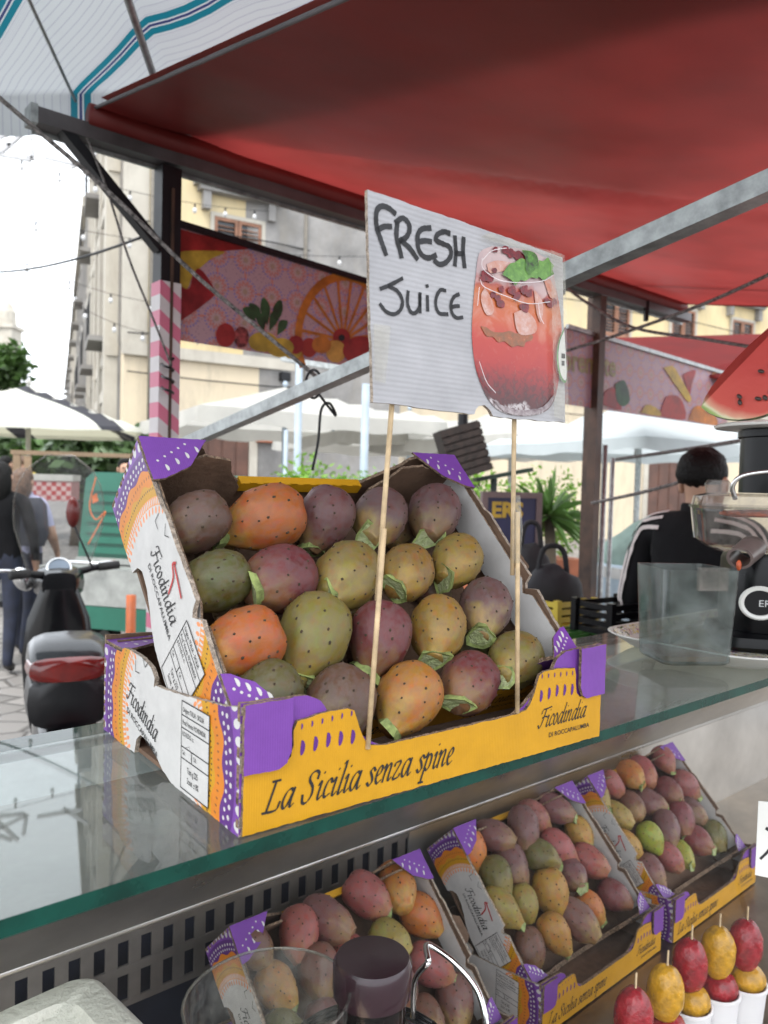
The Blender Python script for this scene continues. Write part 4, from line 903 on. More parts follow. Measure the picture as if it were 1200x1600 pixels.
P_ = [Vector(r) for r in rows] + [Vector((x, y - .07 * (x + .98) * (1 if y > 2.4 else .3), awz(x, y))) for y in ys for x in xs]
UVv = [qv(x, 2.5) for x in xs] + [qv(x, y) for y in ys for x in xs]
fs = [(j * W_ + i, j * W_ + i + 1, (j + 1) * W_ + i + 1, (j + 1) * W_ + i) for j in range(len(ys)) for i in range(W_ - 1)]
fs = [f for f in fs if not (min(P_[i].x for i in f) > -.60 and max(P_[i].y for i in f) > 2.3)]
mb = MB().add(P_, fs); o = mb.build('cloth', awning_mat(), aw, world=True, smooth=True)
ul = o.data.uv_layers.new(name='UVMap')
for l in o.data.loops: ul.data[l.index].uv = (UVv[l.vertex_index], 0)
for a, b, r in (((244, 131), (196, -12), .011), ((118, 158), (40, -12), .005)):
    p, q = at_z(*a, HZ - .03), at_z(*b, HZ - .01); MB().tube([p, q + (q - p) * .6], r, 8).build('rib', GALV, aw, world=True, smooth=True)
p, q = at_z(-60, 170, HZ - .09), at_z(120, 186, HZ - .1)
mb = MB().tube([q + Vector((0, .03, .02)), Vector((q.x, q.y + .03, 0))], .002, 5)
# ------------------------------------------------------------------ ropes
ROPE = mat('grey_rope', (.20, .18, .17), .9, var=.6, scale=90)
def rope(label, pts, r, nm='rope', n=6, m=ROPE, cat='rope', group='ropes tied to the stall frame'):
    mb = MB().tube(smooth_line(pts, n), r, 7); return single(mb, nm, m, label, cat, group, smooth=True)
rope('braided rope slanting from upper left corner down to the knot on the strut', [at(-40, 120, 1.75), at(60, 205, 1.8), at(170, 300, 1.86), at(300, 425, 1.93), at(400, 510, 1.98), at(498, 592, 2.0)], .0055)
rope('thin cord hanging from the awning corner down past the striped post', [at(127, 195, 2.3), at(165, 290, 2.3), at(200, 400, 2.3), at(240, 500, 2.3), at(268, 572, 2.36)], .0035)
kn = [at(490 + 12 * math.cos(a), 600 + 22 * math.sin(a), 1.97 + .03 * math.sin(2 * a)) for a in [k * .7 for k in range(20)]]
rope('knotted black cord with loose ends hanging from the grey strut', kn + [at(505, 625, 1.97), at(525, 650, 1.97), at(515, 630, 1.97), at(502, 640, 1.97), at(497, 690, 1.97), at(488, 735, 1.97)], .0035, m=DARKM)
rope('pale rope sagging from behind the sign to the right, under the canopy', [at(860, 430, 3.2), at(920, 475, 3.1), at(990, 512, 3.0), at(1100, 530, 2.7), at(1210, 548, 2.4)], .006)
rope('grey rope rising to the right edge across the pale one', [at(885, 548, 3.0), at(960, 525, 2.9), at(1060, 490, 2.7), at(1130, 462, 2.5), at(1210, 425, 2.3)], .006)
rope('dark cord wound about the striped post', [at(262 + 9 * math.cos(k * .9), 560 + k * 2.6, 2.44 + .05 * math.sin(k * .9)) for k in range(22)], .004, m=DARKM)
rope('slack cord between the brown post and the vendor', [at(925, 786, 3.9), at(1000, 770, 3.5), at(1075, 750, 3.2)], .008)
rope('dark bar slanting up to the right behind the vendor', [at(960, 718, 4.2), at(1060, 704, 3.6), at(1210, 680, 2.9)], .009)

# ================================================================== things on the counter, right
BLKP = mat('black_gloss_plastic', (.004, .004, .005), .30, var=.2, spec=.25)
CLEAR = glassy('clear_plastic', (.80, .80, .78), 1.5, .05, dirt=.22, dirtcol=(.45, .40, .36), scale=40)
SMOKE = glassy('scuffed_plastic', (.72, .76, .74), 1.5, .12, dirt=.26, dirtcol=(.34, .37, .36), scale=26)
CHROME = mat('chrome', (.75, .75, .75), .12, metal=1, var=.05)
WPLATE = mat('white_melamine', (.68, .67, .63), .3, var=.06)
def deco_mat():
    m, nt, p = base_mat('painted_ornament'); tc = nd(nt, 'ShaderNodeTexCoord')
    vo = nd(nt, 'ShaderNodeTexVoronoi', Scale=42.0); lk(nt, tc.outputs['Object'], vo.inputs['Vector'])
    nz = nd(nt, 'ShaderNodeTexNoise', Scale=38, Detail=3, Distortion=2.5); lk(nt, tc.outputs['Object'], nz.inputs['Vector'])
    rp = nd(nt, 'ShaderNodeValToRGB'); rp.color_ramp.interpolation = 'CONSTANT'; lk(nt, nz.outputs['Fac'], rp.inputs[0])
    el = rp.color_ramp.elements; el[0].position = 0; el[0].color = (.05, .10, .03, 1); el[1].position = .38; el[1].color = (.66, .65, .60, 1)
    for ps_, c in ((.46, (.50, .40, .04)), (.49, (.66, .65, .60)), (.53, (.03, .05, .02)), (.545, (.66, .65, .60)), (.60, (.35, .05, .03)), (.63, (.05, .07, .25)), (.66, (.66, .65, .60))):
        x = el.new(ps_); x.color = (*c, 1)
    lk(nt, rp.outputs[0], p.inputs['Base Color']); p.inputs['Roughness'].default_value = .25; return m
def rrect(a, b, r, n=6):
    out = []
    for cx, cy, s0 in ((a - r, b - r, 0), (-a + r, b - r, 90), (-a + r, -b + r, 180), (a - r, -b + r, 270)):
        for k in range(n + 1): t = R(s0 + 90 * k / n); out.append((cx + r * math.cos(t), cy + r * math.sin(t)))
    return out
def loft(mb, rings, mi=None, cap0=True, cap1=True):
    n = len(rings[0]); vs = [Vector(p) for r in rings for p in r]; fs = []
    for i in range(len(rings) - 1):
        for j in range(n): a, b = i * n + j, i * n + (j + 1) % n; fs.append((a, b, b + n, a + n))
    if cap0: fs.append(tuple(range(n))[::-1])
    if cap1: fs.append(tuple(range((len(rings) - 1) * n, len(rings) * n)))
    return mb.add(vs, fs, mi)
def rr(a, b, r, z, dx=0, dy=0, n=6): return [(x + dx, y + dy, z) for x, y in rrect(a, b, r, n)]
pc = at_z(1135, 1000, GLASS)
tray = thing('serving_tray', 'white ornamented serving tray under the juicer, on the counter at right', 'tray', M=Matrix.Translation(pc) @ Matrix.Rotation(math.pi / 2 - YAW, 4, 'Z') @ Matrix.Translation((.0, -.04, .001)))
mb = MB(); loft(mb, [rr(.21, .105, .06, 0), rr(.222, .117, .065, .006), rr(.245, .138, .075, .022), rr(.25, .143, .078, .0245), rr(.246, .139, .075, .0255), rr(.225, .119, .066, .0105), rr(.215, .11, .06, .0085)], cap1=False)
mb.build('dish', WPLATE, tray, smooth=True)
mb = MB(); mb.add([(x, y, .009) for x, y in rrect(.213, .108, .06)], [tuple(range(28))]); loft(mb, [rr(.226, .120, .066, .0115), rr(.242, .136, .073, .024)], cap0=False, cap1=False)
mb.build('ornament', deco_mat(), tray, smooth=True)
JZ = GLASS + .0115
jc = at_z(1208, 1005, JZ)
jm = Matrix.Translation(jc) @ Matrix.Rotation(-.25, 4, 'Z') @ Matrix.Diagonal((1, 1, .87, 1))
ju = thing('juicer', 'tall black electric juicer with clear bowl carrying a watermelon wedge, right edge', 'juicer', M=jm)
mb = MB(); loft(mb, [rr(.088, .092, .03, 0), rr(.095, .098, .03, .008), rr(.092, .096, .03, .024), rr(.078, .084, .03, .03)]); mb.build('foot', BLKP, ju, auto=40)
mb = MB(); loft(mb, [rr(.075, .08, .04, .031), rr(.078, .083, .042, .05), rr(.076, .082, .042, .15), rr(.07, .078, .04, .168)]); mb.build('motor_body', BLKP, ju, auto=40)
mb = MB(); loft(mb, [rr(.100, .095, .05, .170), rr(.118, .105, .05, .185), rr(.122, .110, .05, .225), rr(.124, .112, .05, .246), rr(.12, .108, .05, .266), rr(.10, .095, .05, .272)]); bo = mb.build('clear_bowl', CLEAR, ju, auto=40)
mb = MB(); loft(mb, [rr(.126, .114, .05, .244), rr(.127, .115, .05, .249)]); mb.build('bowl_seam', CLEAR, ju)
mb = MB(); mb.sphere((-.05, -.075, .238), (.05, .025, .007), 12, 6, fn=lambda d: 1 + .4 * noise.noise(d * 4)); mb.sphere((.03, -.07, .25), (.05, .02, .006), 12, 6, fn=lambda d: 1 + .4 * noise.noise(d * 4)); mb.build('juice_pulp', mat('pulp', (.55, .10, .03), .4, var=.4, scale=60), ju, smooth=True)['kind'] = 'stuff'
mb = MB(); mb.lathe([(.060, .273), (.060, .372), (.064, .374), (.064, .386), (.058, .388)], 32); mb.build('feed_chute', BLKP, ju, auto=40)
mb = MB(); mb.lathe([(.085, .389), (.098, .391), (.1, .395), (.095, .398)], 36); mb.build('lid_plate', WPLATE, ju, auto=40)
hl = [(-.082, -.10, .262), (-.088, -.112, .285), (-.07, -.118, .304), (0, -.12, .312), (.1, -.118, .305), (.12, -.1, .27)]
mb = MB().tube(smooth_line(hl, 6), .0036, 8); mb.build('wire_handle', CHROME, ju, smooth=True)
mb = MB(); loft(mb, [rr(.016, .008, .006, .266, -.105, -.09), rr(.018, .009, .006, .288, -.105, -.09), rr(.014, .007, .006, .294, -.105, -.09)]); mb.build('clip', CLEAR, ju, auto=40)
SPX = Matrix.Translation((-.062, -.108, .176)) @ Matrix.Rotation(R(105), 4, 'X') @ Matrix.Rotation(R(-25), 4, 'Y')
mb = MB().lathe([(.020, -.02), (.019, .03), (.0185, .045), (.0145, .045), (.0145, 0)], 20, SPX, close=False); sp = mb.build('spout', mat('spout_plastic', (.16, .12, .11), .3, var=.3), ju, auto=40)
MB().sphere(SPX @ Vector((0, -.012, .046)), (.004, .004, .009), 8, 6).build('juice_drip', mat('pulp', (.55, .10, .03)), sp, smooth=True)
LM = Matrix.Translation((-.045, -.0815, .092)) @ Matrix.Rotation(R(90), 4, 'X')
LM = Matrix.Translation((-.040, -.0850, .085)) @ Matrix.Rotation(R(90), 4, 'X')
mb = MB().lathe([(.026, 0), (.0285, .001), (.0295, .004), (.027, .006), (.022, .005), (.0215, .002)], 28, LM, close=False); bg = mb.build('badge_ring', WPLATE, ju, auto=50)
mb = MB().lathe([(.0215, .001), (.0213, .0025)], 24, LM); mb.build('badge_disc', BLKP, bg)
mb = MB(); text_into(mb, 'ER', .016, -.002, -.006, .0032, LM); mb.build('lettering', mat('white_letters', (.6, .6, .6), .4), bg)
# watermelon wedge
def melon_flesh():
    m, nt, p = base_mat('melon_flesh'); tc = nd(nt, 'ShaderNodeTexCoord'); ln = nd(nt, 'ShaderNodeVectorMath', operation='LENGTH'); lk(nt, tc.outputs['Object'], ln.inputs[0])
    nz = nd(nt, 'ShaderNodeTexNoise', Scale=35, Detail=6); lk(nt, tc.outputs['Object'], nz.inputs[0]); r = mth(nt, 'ADD', ln.outputs['Value'], mth(nt, 'MULTIPLY', mth(nt, 'SUBTRACT', nz.outputs['Fac'], .5), .012))
    rp = nd(nt, 'ShaderNodeValToRGB'); mr = mth(nt, 'DIVIDE', r, .118); lk(nt, mr, rp.inputs[0]); el = rp.color_ramp.elements
    el[0].position = .3; el[0].color = (.46, .05, .04, 1); el[1].position = .97; el[1].color = (.30, .40, .12, 1)
    for ps_, c in ((.80, (.50, .07, .05)), (.90, (.60, .30, .2)), (.935, (.62, .58, .38))): x = el.new(ps_); x.color = (*c, 1)
    lk(nt, rp.outputs[0], p.inputs['Base Color']); p.inputs['Roughness'].default_value = .3; b = nd(nt, 'ShaderNodeBump', Strength=.3, Distance=.004); lk(nt, nz.outputs['Fac'], b.inputs['Height']); lk(nt, b.outputs[0], p.inputs['Normal']); return m
def melon_rind():
    m, nt, p = base_mat('melon_rind'); tc = nd(nt, 'ShaderNodeTexCoord'); wv = nd(nt, 'ShaderNodeTexWave', Scale=14.0, Distortion=6.0); wv.inputs['Detail'].default_value = 3; lk(nt, tc.outputs['Object'], wv.inputs[0])
    lk(nt, mixc(nt, wv.outputs['Fac'], (.02, .06, .015), (.16, .24, .06)), p.inputs['Base Color']); p.inputs['Roughness'].default_value = .3; return m
# local: the cut edge along x, disc plane xz, arc below; rind swings backwards by 65 degrees
RM = .118; vs, fs, mi_ = [], [], []
na, nb = 20, 8
for j in range(nb + 1):
    ph = R(68) * j / nb
    for i in range(na + 1):
        a = math.pi + math.pi * i / na; x, z = RM * math.cos(a), RM * .78 * math.sin(a) + .0; vs.append(Vector((x, -z * math.sin(ph), z * math.cos(ph))))
mlt = MB(); mlt.add(vs, [(j * (na + 1) + i, (j + 1) * (na + 1) + i, (j + 1) * (na + 1) + i + 1, j * (na + 1) + i + 1) for j in range(nb) for i in range(na)], 1)
crown = [Vector((RM * math.cos(math.pi * k / 12), .012, .026 * math.sin(math.pi * k / 12))) for k in range(1, 12)]
mlt.add([vs[i] for i in range(na + 1)] + crown, [tuple(range(na + 1 + 11))], 0); mlt.add([vs[nb * (na + 1) + i] for i in range(na + 1)] + crown, [tuple(range(na + 1 + 11))[::-1]], 0)
tip = at(1096, 637, 1.235); hd = at(1200, 540, 1.20); dx = (hd - tip).normalized()
yy = (ray(1180, 600).normalized() * 1.0); yy = (yy - dx * yy.dot(dx)).normalized(); zz = dx.cross(yy)
wm = Matrix(((dx.x, yy.x, zz.x, 0), (dx.y, yy.y, zz.y, 0), (dx.z, yy.z, zz.z, 0), (0, 0, 0, 1))); wm = Matrix.Rotation(-.32, 4, dx) @ wm; cen = tip + dx * RM
melon = mlt.build('watermelon_wedge', [melon_flesh(), melon_rind()], M=Matrix.Translation(cen) @ wm, auto=35); tag(melon, 'cut wedge of red watermelon on top of the black juicer', 'watermelon')
sd_ = MB(); rnd = random.Random(5)
for k in range(16):
    x, z = rnd.uniform(-.08, .08), -rnd.uniform(.015, .06); sd_ = MB(); sd_.sphere((x, -.0005, z), (.0032, .0015, .005), 8, 6, Matrix.Rotation(rnd.uniform(-.6, .6), 4, 'Y')); sd_.build('seed', mat('melon_seed', (.03, .012, .008), .4), melon, smooth=True)
# measuring jug under the spout
jg = at_z(1093, 1042, JZ)
jug = thing('plastic_jug', 'scuffed translucent square plastic jug standing under the juicer spout', 'jug', M=Matrix.Translation(jg) @ Matrix.Rotation(.12, 4, 'Z') @ Matrix.Translation((0, .045, 0)))
mb = MB(); loft(mb, [rr(.046, .042, .014, .001), rr(.049, .045, .014, .004), rr(.054, .05, .012, .131), rr(.0535, .0505, .012, .1315), rr(.0525, .0485, .012, .131), rr(.0475, .0435, .013, .006)], cap1=True); mb.build('wall', SMOKE, jug, auto=40)
mb = MB(); loft(mb, [rr(.0465, .0425, .013, .0065), rr(.047, .043, .013, .013)]); mb.build('juice_residue', mat('residue', (.30, .18, .12), .4, var=.4), jug)
mb = MB(); mb.box((-.012, -.056, .105), (.03, -.051, .136)); mb.build('handle_clip', CLEAR, jug)
# steel knife lying on the tray
mb = MB(); q = at_z(1035, 1004, GLASS + .012); mb.bar(q, q + US * .09 + VS * .02, .02, .002); mb.bar(q - US * .07 - VS * .016, q, .016, .01)
single(mb, 'knife', mat('dull_blade', (.16, .16, .16), .35, metal=.8), 'dull steel knife lying on the ornamented tray beside the jug', 'knife')

# ================================================================== things inside the case
DZ = GLASS + DECK
# clear juicer in front of the left crate
cj = S(.0, 0, 0); qy = at(582, 1512, .80)
base = Vector((qy.x, qy.y, DZ))
cjm = Matrix.Translation(base) @ Matrix.Rotation(math.pi / 2 - YAW, 4, 'Z')
cju = thing('centrifugal_juicer', 'clear bodied juicer with a dark plum cap and chrome arm inside the case', 'juicer', M=cjm)
ht = qy.z - DZ
PLUM = mat('dark_plum_plastic', (.022, .004, .010), .2, var=.2, coat=.2); PLUMC = glassy('plum_tinted_plastic', (.30, .08, .14), 1.4, .05)
CLEARB = glassy('clear_container', (.86, .86, .84), 1.6, .03, dirt=.16, dirtcol=(.55, .54, .50), scale=30)
T = ht + .012
mb = MB().lathe([(.036, T - .040), (.0405, T - .038), (.0415, T - .030), (.0415, T - .006), (.038, T), (.0001, T + .0015)], 40, close=False); mb.build('cap', PLUM, cju, auto=40)
mb = MB().lathe([(.036, T - .125), (.036, T - .040)], 32, close=False); mb.build('feed_tube', PLUMC, cju, smooth=True)
mb = MB().lathe([(.026, T - .13), (.026, T - .052), (.02, T - .05)], 28); mb.build('pusher', mat('pusher_dark', (.012, .02, .025), .25), cju, auto=40)
mb = MB().lathe([(.085, T - .17), (.09, T - .13), (.087, T - .115), (.06, T - .10), (.04, T - .097)], 40, close=False); mb.build('clear_lid', CLEARB, cju, smooth=True)
mb = MB().lathe([(.06, 0), (.085, .01), (.09, T - .19), (.088, T - .172)], 36); mb.build('motor_body', mat('steel_body', (.3, .3, .31), .3, metal=1), cju, auto=40)
for r_ in (.092, .0865, .081): 
    mb = MB().tube([(r_ * math.cos(a), r_ * math.sin(a), T - .112 - (.092 - r_) * .2) for a in [k * .2618 for k in range(25)]], .0028, 6); mb.build('gasket_ring', BLKP, cju, smooth=True)
ch = [(.062, -.02, T - .02), (.08, .0, T - .017), (.095, -.03, T - .03), (.1, -.06, T - .05), (.085, -.085, T - .075), (.05, -.10, T - .085), (0, -.105, T - .085), (-.03, -.1, T - .088)]
mb = MB().tube(smooth_line(ch, 6), .0034, 10); mb.build('chrome_arm', CHROME, cju, smooth=True)
mb = MB().tube(smooth_line([(.062, -.02, T - .02), (.062, .0, T - .05), (.07, .01, T - .1)], 5), .0034, 10); mb.build('chrome_arm', CHROME, cju, smooth=True)
PC = Matrix.Translation((-.105, .035, 0))
mb = MB(); oval = lambda a, b, z: [(a * math.cos(k * 6.2832 / 32), b * math.sin(k * 6.2832 / 32), z) for k in range(32)]
loft(mb, [oval(.07, .062, T - .20), oval(.078, .07, T - .15), oval(.083, .075, T - .02), oval(.085, .077, T - .016), oval(.0835, .0755, T - .018)], cap1=False); mb.build('pulp_container', CLEARB, cju, M=PC, smooth=True)
mb = MB().tube([Vector(p) for p in oval(.0845, .0765, T - .017)] + [Vector(oval(.0845, .0765, T - .017)[0])], .0016, 6); mb.build('container_rim', CLEARB, cju, M=PC, smooth=True)
# expanded foam box, bottom left
FOAM = mat('white_foam', (.56, .53, .47), .85, var=.12, scale=20, bump=.35, bscale=220)
qf = at(40, 1648, .60); fm = Matrix.Translation((qf.x, qf.y, 0)) @ Matrix.Rotation(math.pi / 2 - YAW + .1, 4, 'Z')
fo = thing('foam_box', 'white expanded foam box in the lower left corner of the case', 'box', M=fm @ Matrix.Translation((0, 0, DZ)))
mb = MB(); h = qf.z - DZ; loft(mb, [rr(.085, .07, .02, .0), rr(.09, .075, .022, h - .02), rr(.088, .073, .022, h - .006), rr(.08, .065, .02, h), rr(.055, .042, .02, h + .001), rr(.05, .038, .02, h - .006)], cap1=True); mb.build('body', FOAM, fo, auto=50)
# paper cups with peeled fruit on sticks
PEELR = mat('peeled_red_fruit', (.30, .014, .022), .25, var=.35, scale=55, bump=.3, bscale=110); PEELY = mat('peeled_yellow_fruit', (.52, .27, .012), .25, var=.3, scale=55, bump=.3, bscale=110)
CUP = mat('paper_cup', (.70, .69, .70), .5, var=.04)
CUPS = [(1165, 1475, 1.24, 'r', 'y'), (1122, 1487, 1.16, 'y', 'r'), (1078, 1507, 1.08, 'r', 'y'), (1040, 1550, 1.0, 'y', 'r'), (990, 1588, .93, 'r', 'y')]
CUPZ = at(*CUPS[0][:3]).z; CB = CUPZ - .062 - .095
CN_ = {'r': 'red', 'y': 'yellow'}; WHICH = ['farthest right', 'second from the right', 'in the middle of the row', 'second from the left', 'nearest, leftmost']
for i, (x, y, Y, c1, c2) in enumerate(CUPS):
    P = at_z(x, y, CUPZ); ctop = P.z - .062
    ct = thing('paper_cup', 'white paper cup under a peeled %s fruit, %s' % (CN_[c1], WHICH[i]), 'cup', loc=(P.x, P.y, CB), group='paper cups of peeled fruit')
    H = .095
    mb = MB().lathe([(.026, 0), (.027, .002), (.034, H - .003), (.0362, H - .004), (.0366, H), (.035, H + .001), (.0335, H - .002), (.031, H - .03), (.0, H - .03)], 32, close=False); mb.build('wall', CUP, ct, auto=40)
    mb = MB().tube([(.034 * math.cos(k * .2618), .034 * math.sin(k * .2618), H) for k in range(25)], .0019, 6); mb.build('rolled_rim', CUP, ct, smooth=True)
    sk = thing('fruit_skewer', '%s peeled fruit over a %s one on a stick, %s' % ('red' if c1 == 'r' else 'yellow', CN_[c2], WHICH[i]), 'fruit skewer', loc=(P.x, P.y, CB + H - .028), group='skewers of peeled fruit')
    def lump(rx, rz, c, seed, fn2=None):
        mb = MB(); mb.sphere(c, (rx, rx * .95, rz), 22, 16, fn=lambda d: (1 + .05 * noise.noise(d * 2 + Vector((seed, 0, 0))) + .02 * noise.noise(d * 7 + Vector((0, seed, 0)))) * (1 - .16 * max(0, d.z) ** 2) * (fn2(d) if fn2 else 1)); return mb
    zz0 = P.z - (CB + H - .028)
    lump(.0268, .046, (0, 0, zz0 + .002), i * 3.1).build('upper_fruit', PEELR if c1 == 'r' else PEELY, sk, smooth=True)
    lump(.0300, .028, (.004, .002, zz0 - .056), i * 5.3 + 1, lambda d: 1 - .18 * max(0, -d.x)).build('lower_fruit', PEELR if c2 == 'r' else PEELY, sk, smooth=True)
    MB().tube([(.0, 0, zz0 - .07), (.0015, 0, zz0 + .062)], .0016, 7).build('stick', BAMB, sk, smooth=True)
pa, pb_ = at_z(*CUPS[0][:2], CUPZ), at_z(*CUPS[-1][:2], CUPZ); dd = (pa - pb_).normalized()
st = thing('cup_stand', 'low white stand carrying the row of paper cups', 'stand', loc=((pa.x + pb_.x) / 2, (pa.y + pb_.y) / 2, DZ), rotz=math.atan2(dd.y, dd.x)); ln = (pa - pb_).length / 2 + .05
MB().box((-ln, -.045, CB - DZ - .012), (ln, .045, CB - DZ)).build('board', WPLATE, st)
for sx in (-1, 1): MB().box((sx * (ln - .02) - .008, -.04, 0), (sx * (ln - .02) + .008, .04, CB - DZ - .012)).build('leg', WPLATE, st)
# handwritten price card at the right edge
qc = at(1200, 1310, .98); Mc = Matrix(((CR.x, CU_.x, -CF.x, qc.x), (CR.y, CU_.y, -CF.y, qc.y), (CR.z, CU_.z, -CF.z, qc.z), (0, 0, 0, 1)))
Mc = Matrix.Translation(qc) @ Matrix.Rotation(-.35, 4, 'Z') @ Matrix.Rotation(R(80), 4, 'X')
pc_ = thing('price_card', 'white handwritten price card in the case at the right edge', 'card', M=Mc)
mb = MB().prism([(-.014, -.047), (.07, -.05), (.072, .05), (-.012, .044)], -.001, 0); cd = mb.build('card', WPLATE, pc_)
mk = MB(); ribbon(mk, [(-.002, .012), (.008, .006), (.012, -.006)], .004, .0006); ribbon(mk, [(-.008, -.026), (.0, -.016), (.006, -.004)], .003, .0006); ribbon(mk, [(.012, .006), (.013, -.02), (.02, -.022)], .004, .0006); mk.build('lettering', INK, cd)['kind'] = 'stuff'
mb = MB(); mb.bar(qc + Vector((.03, .004, -.04)), Vector((qc.x + .03, qc.y + .004, DZ)), .006); mb.build('card_holder', CHROME, pc_, world=True)

# ================================================================== the street
def cobble():
    m, nt, p = base_mat('stone_paving'); tc = nd(nt, 'ShaderNodeTexCoord')
    vo = nd(nt, 'ShaderNodeTexVoronoi', Scale=4.5); vo.feature = 'DISTANCE_TO_EDGE'; lk(nt, tc.outputs['Object'], vo.inputs[0]); v2 = nd(nt, 'ShaderNodeTexVoronoi', Scale=4.5); lk(nt, tc.outputs['Object'], v2.inputs[0])
    gry = nd(nt, 'ShaderNodeRGBToBW'); lk(nt, v2.outputs['Color'], gry.inputs[0])
    f = mth(nt, 'MULTIPLY', vo.outputs['Distance'], 12, clamp=True); c = mixc(nt, f, (.06, .055, .05), mixc(nt, .5, (.24, .225, .21), gry.outputs[0], 'MULTIPLY')); lk(nt, c, p.inputs['Base Color']); p.inputs['Roughness'].default_value = .6
    b = nd(nt, 'ShaderNodeBump', Strength=.6, Distance=.02); lk(nt, f, b.inputs['Height']); lk(nt, b.outputs[0], p.inputs['Normal']); return m
g = MB().add([(-150, -60, 0), (150, -60, 0), (150, 240, 0), (-150, 240, 0)], [(0, 1, 2, 3)]); structure(g, 'ground', cobble())
# ------------------------------------------------------------------ yellow palazzo facing us
def stained(name, c, c2, scale=.35, streak=.5):
    m, nt, p = base_mat(name); tc = nd(nt, 'ShaderNodeTexCoord'); mp = nd(nt, 'ShaderNodeMapping'); mp.inputs['Scale'].default_value = (1, 1, .25); lk(nt, tc.outputs['Object'], mp.inputs[0])
    n1 = nd(nt, 'ShaderNodeTexNoise', Scale=scale, Detail=7, Roughness=.65); lk(nt, tc.outputs['Object'], n1.inputs[0]); n2 = nd(nt, 'ShaderNodeTexNoise', Scale=2.2, Detail=6, Roughness=.7); lk(nt, mp.outputs[0], n2.inputs[0])
    r1 = nd(nt, 'ShaderNodeMapRange'); r1.inputs[1].default_value = .38; r1.inputs[2].default_value = .66; lk(nt, n1.outputs['Fac'], r1.inputs[0]); r2 = nd(nt, 'ShaderNodeMapRange'); r2.inputs[1].default_value = .5; r2.inputs[2].default_value = .75; lk(nt, n2.outputs['Fac'], r2.inputs[0])
    col = mixc(nt, r1.outputs[0], c, c2); col = mixc(nt, mth(nt, 'MULTIPLY', r2.outputs[0], streak), col, (.22, .20, .17)); lk(nt, col, p.inputs['Base Color']); p.inputs['Roughness'].default_value = .9
    b = nd(nt, 'ShaderNodeBump', Strength=.4, Distance=.03); lk(nt, n2.outputs['Fac'], b.inputs['Height']); lk(nt, b.outputs[0], p.inputs['Normal']); return m
YWALL = stained('yellow_plaster', (.62, .49, .26), (.52, .44, .29)); BWALL = stained('pale_stone_plaster', (.58, .49, .35), (.52, .44, .33), .5); STONE = stained('grey_stone', (.27, .26, .25), (.15, .145, .14), .9, .8); STONEL = stained('light_stone', (.46, .43, .37), (.36, .33, .28), .8, .4)
SHUT = mat('red_brown_shutter', (.26, .125, .075), .7, var=.2, scale=4); DOORB = mat('brown_door', (.10, .045, .03), .6, var=.25, scale=2); DGL = mat('dark_window', (.02, .022, .025), .15, var=.3)
FD = Vector((math.sin(R(60)), math.cos(R(60)), 0)); FN = Vector((FD.y, -FD.x, 0)); F0 = Vector((-5.85, 17.5, 0))
MFAC = Matrix(((FD.x, -FN.x, 0, F0.x), (FD.y, -FN.y, 0, F0.y), (0, 0, 1, 0), (0, 0, 0, 1)))       # x along the front, y into the house
def fc(px, py): q = MFAC.inverted() @ at_plane(px, py, F0, FN); return q.x, q.z
pal = thing('yellow_building', 'weathered yellow plaster building with brown shutters behind the market', 'building', M=MFAC)
zs = fc(330, 560)[1]
MB().box((0, 0, zs), (34, .3, 16)).build('upper_wall', YWALL, pal)
MB().box((-.04, -.05, 0), (34, .3, zs - .002)).build('ground_floor_wall', BWALL, pal)
MB().box((-.1, -.16, zs - .12), (34.05, -.052, zs + .14)).build('string_course', STONEL, pal)
MB().box((-.1, -.10, zs + .142), (.45, -.003, 16)).build('corner_strip', STONEL, pal)
x1, zt1 = fc(334, 338); x1b = fc(408, 350)[0]; x2 = fc(522, 376)[0]; wW = x1b - x1; stp = x2 - x1
def shutter_window(t, x, z, w, h, leaf=SHUT, y0=0.0, hood=True, n=12):
    wd = MB().box((x, y0 - .006, z), (x + w, y0 + .02, z + h)).build('window', DGL, t)
    fr = MB(); e = .09
    for a, b in (((x - e, y0 - .07, z - e), (x - .001, y0 - .004, z + h + e)), ((x + w + .001, y0 - .07, z - e), (x + w + e, y0 - .004, z + h + e)), ((x, y0 - .07, z + h), (x + w, y0 - .004, z + h + e)), ((x - .15, y0 - .18, z - .14), (x + w + .15, y0 - .004, z))): fr.box(a, b)
    fr.build('frame', STONEL, wd)
    for k in range(2):
        lf = MB(); a = x + k * w / 2 + .01; b = a + w / 2 - .02
        lf.box((a, y0 - .06, z), (a + .07, y0 - .02, z + h)); lf.box((b - .07, y0 - .06, z), (b, y0 - .02, z + h)); lf.box((a + .07, y0 - .06, z), (b - .07, y0 - .02, z + .08)); lf.box((a + .07, y0 - .06, z + h - .08), (b - .07, y0 - .02, z + h)); lf.box((a + .07, y0 - .06, z + h * .48), (b - .07, y0 - .02, z + h * .54))
        for j in range(n * 2):
            zz_ = z + .1 + (h - .2) * j / (n * 2)
            lf.bar((a + .07, y0 - .04, zz_), (b - .07, y0 - .04, zz_), .04, .012, up=(0, -.6, 1))
        lf.build('shutter', leaf, wd)
    if hood:
        hd = MB(); hd.box((x - .5, y0 - .38, z + h + .62), (x + w + .5, y0 - .003, z + h + .78)); hd.box((x - .4, y0 - .26, z + h + .50), (x + w + .4, y0 - .003, z + h + .62))
        for q in (x - .3, x + w + .12): hd.box((q, y0 - .2, z + h + .1), (q + .18, y0 - .004, z + h + .5))
        hd.build('hood', STONE, wd)
hW = 2.5
for k in range(-0, 9): shutter_window(pal, x1 + k * stp, zt1 - hW, wW, hW)
for k in range(0, 9): shutter_window(pal, x1 + k * stp, zt1 + 1.9, wW, 2.2, hood=False)
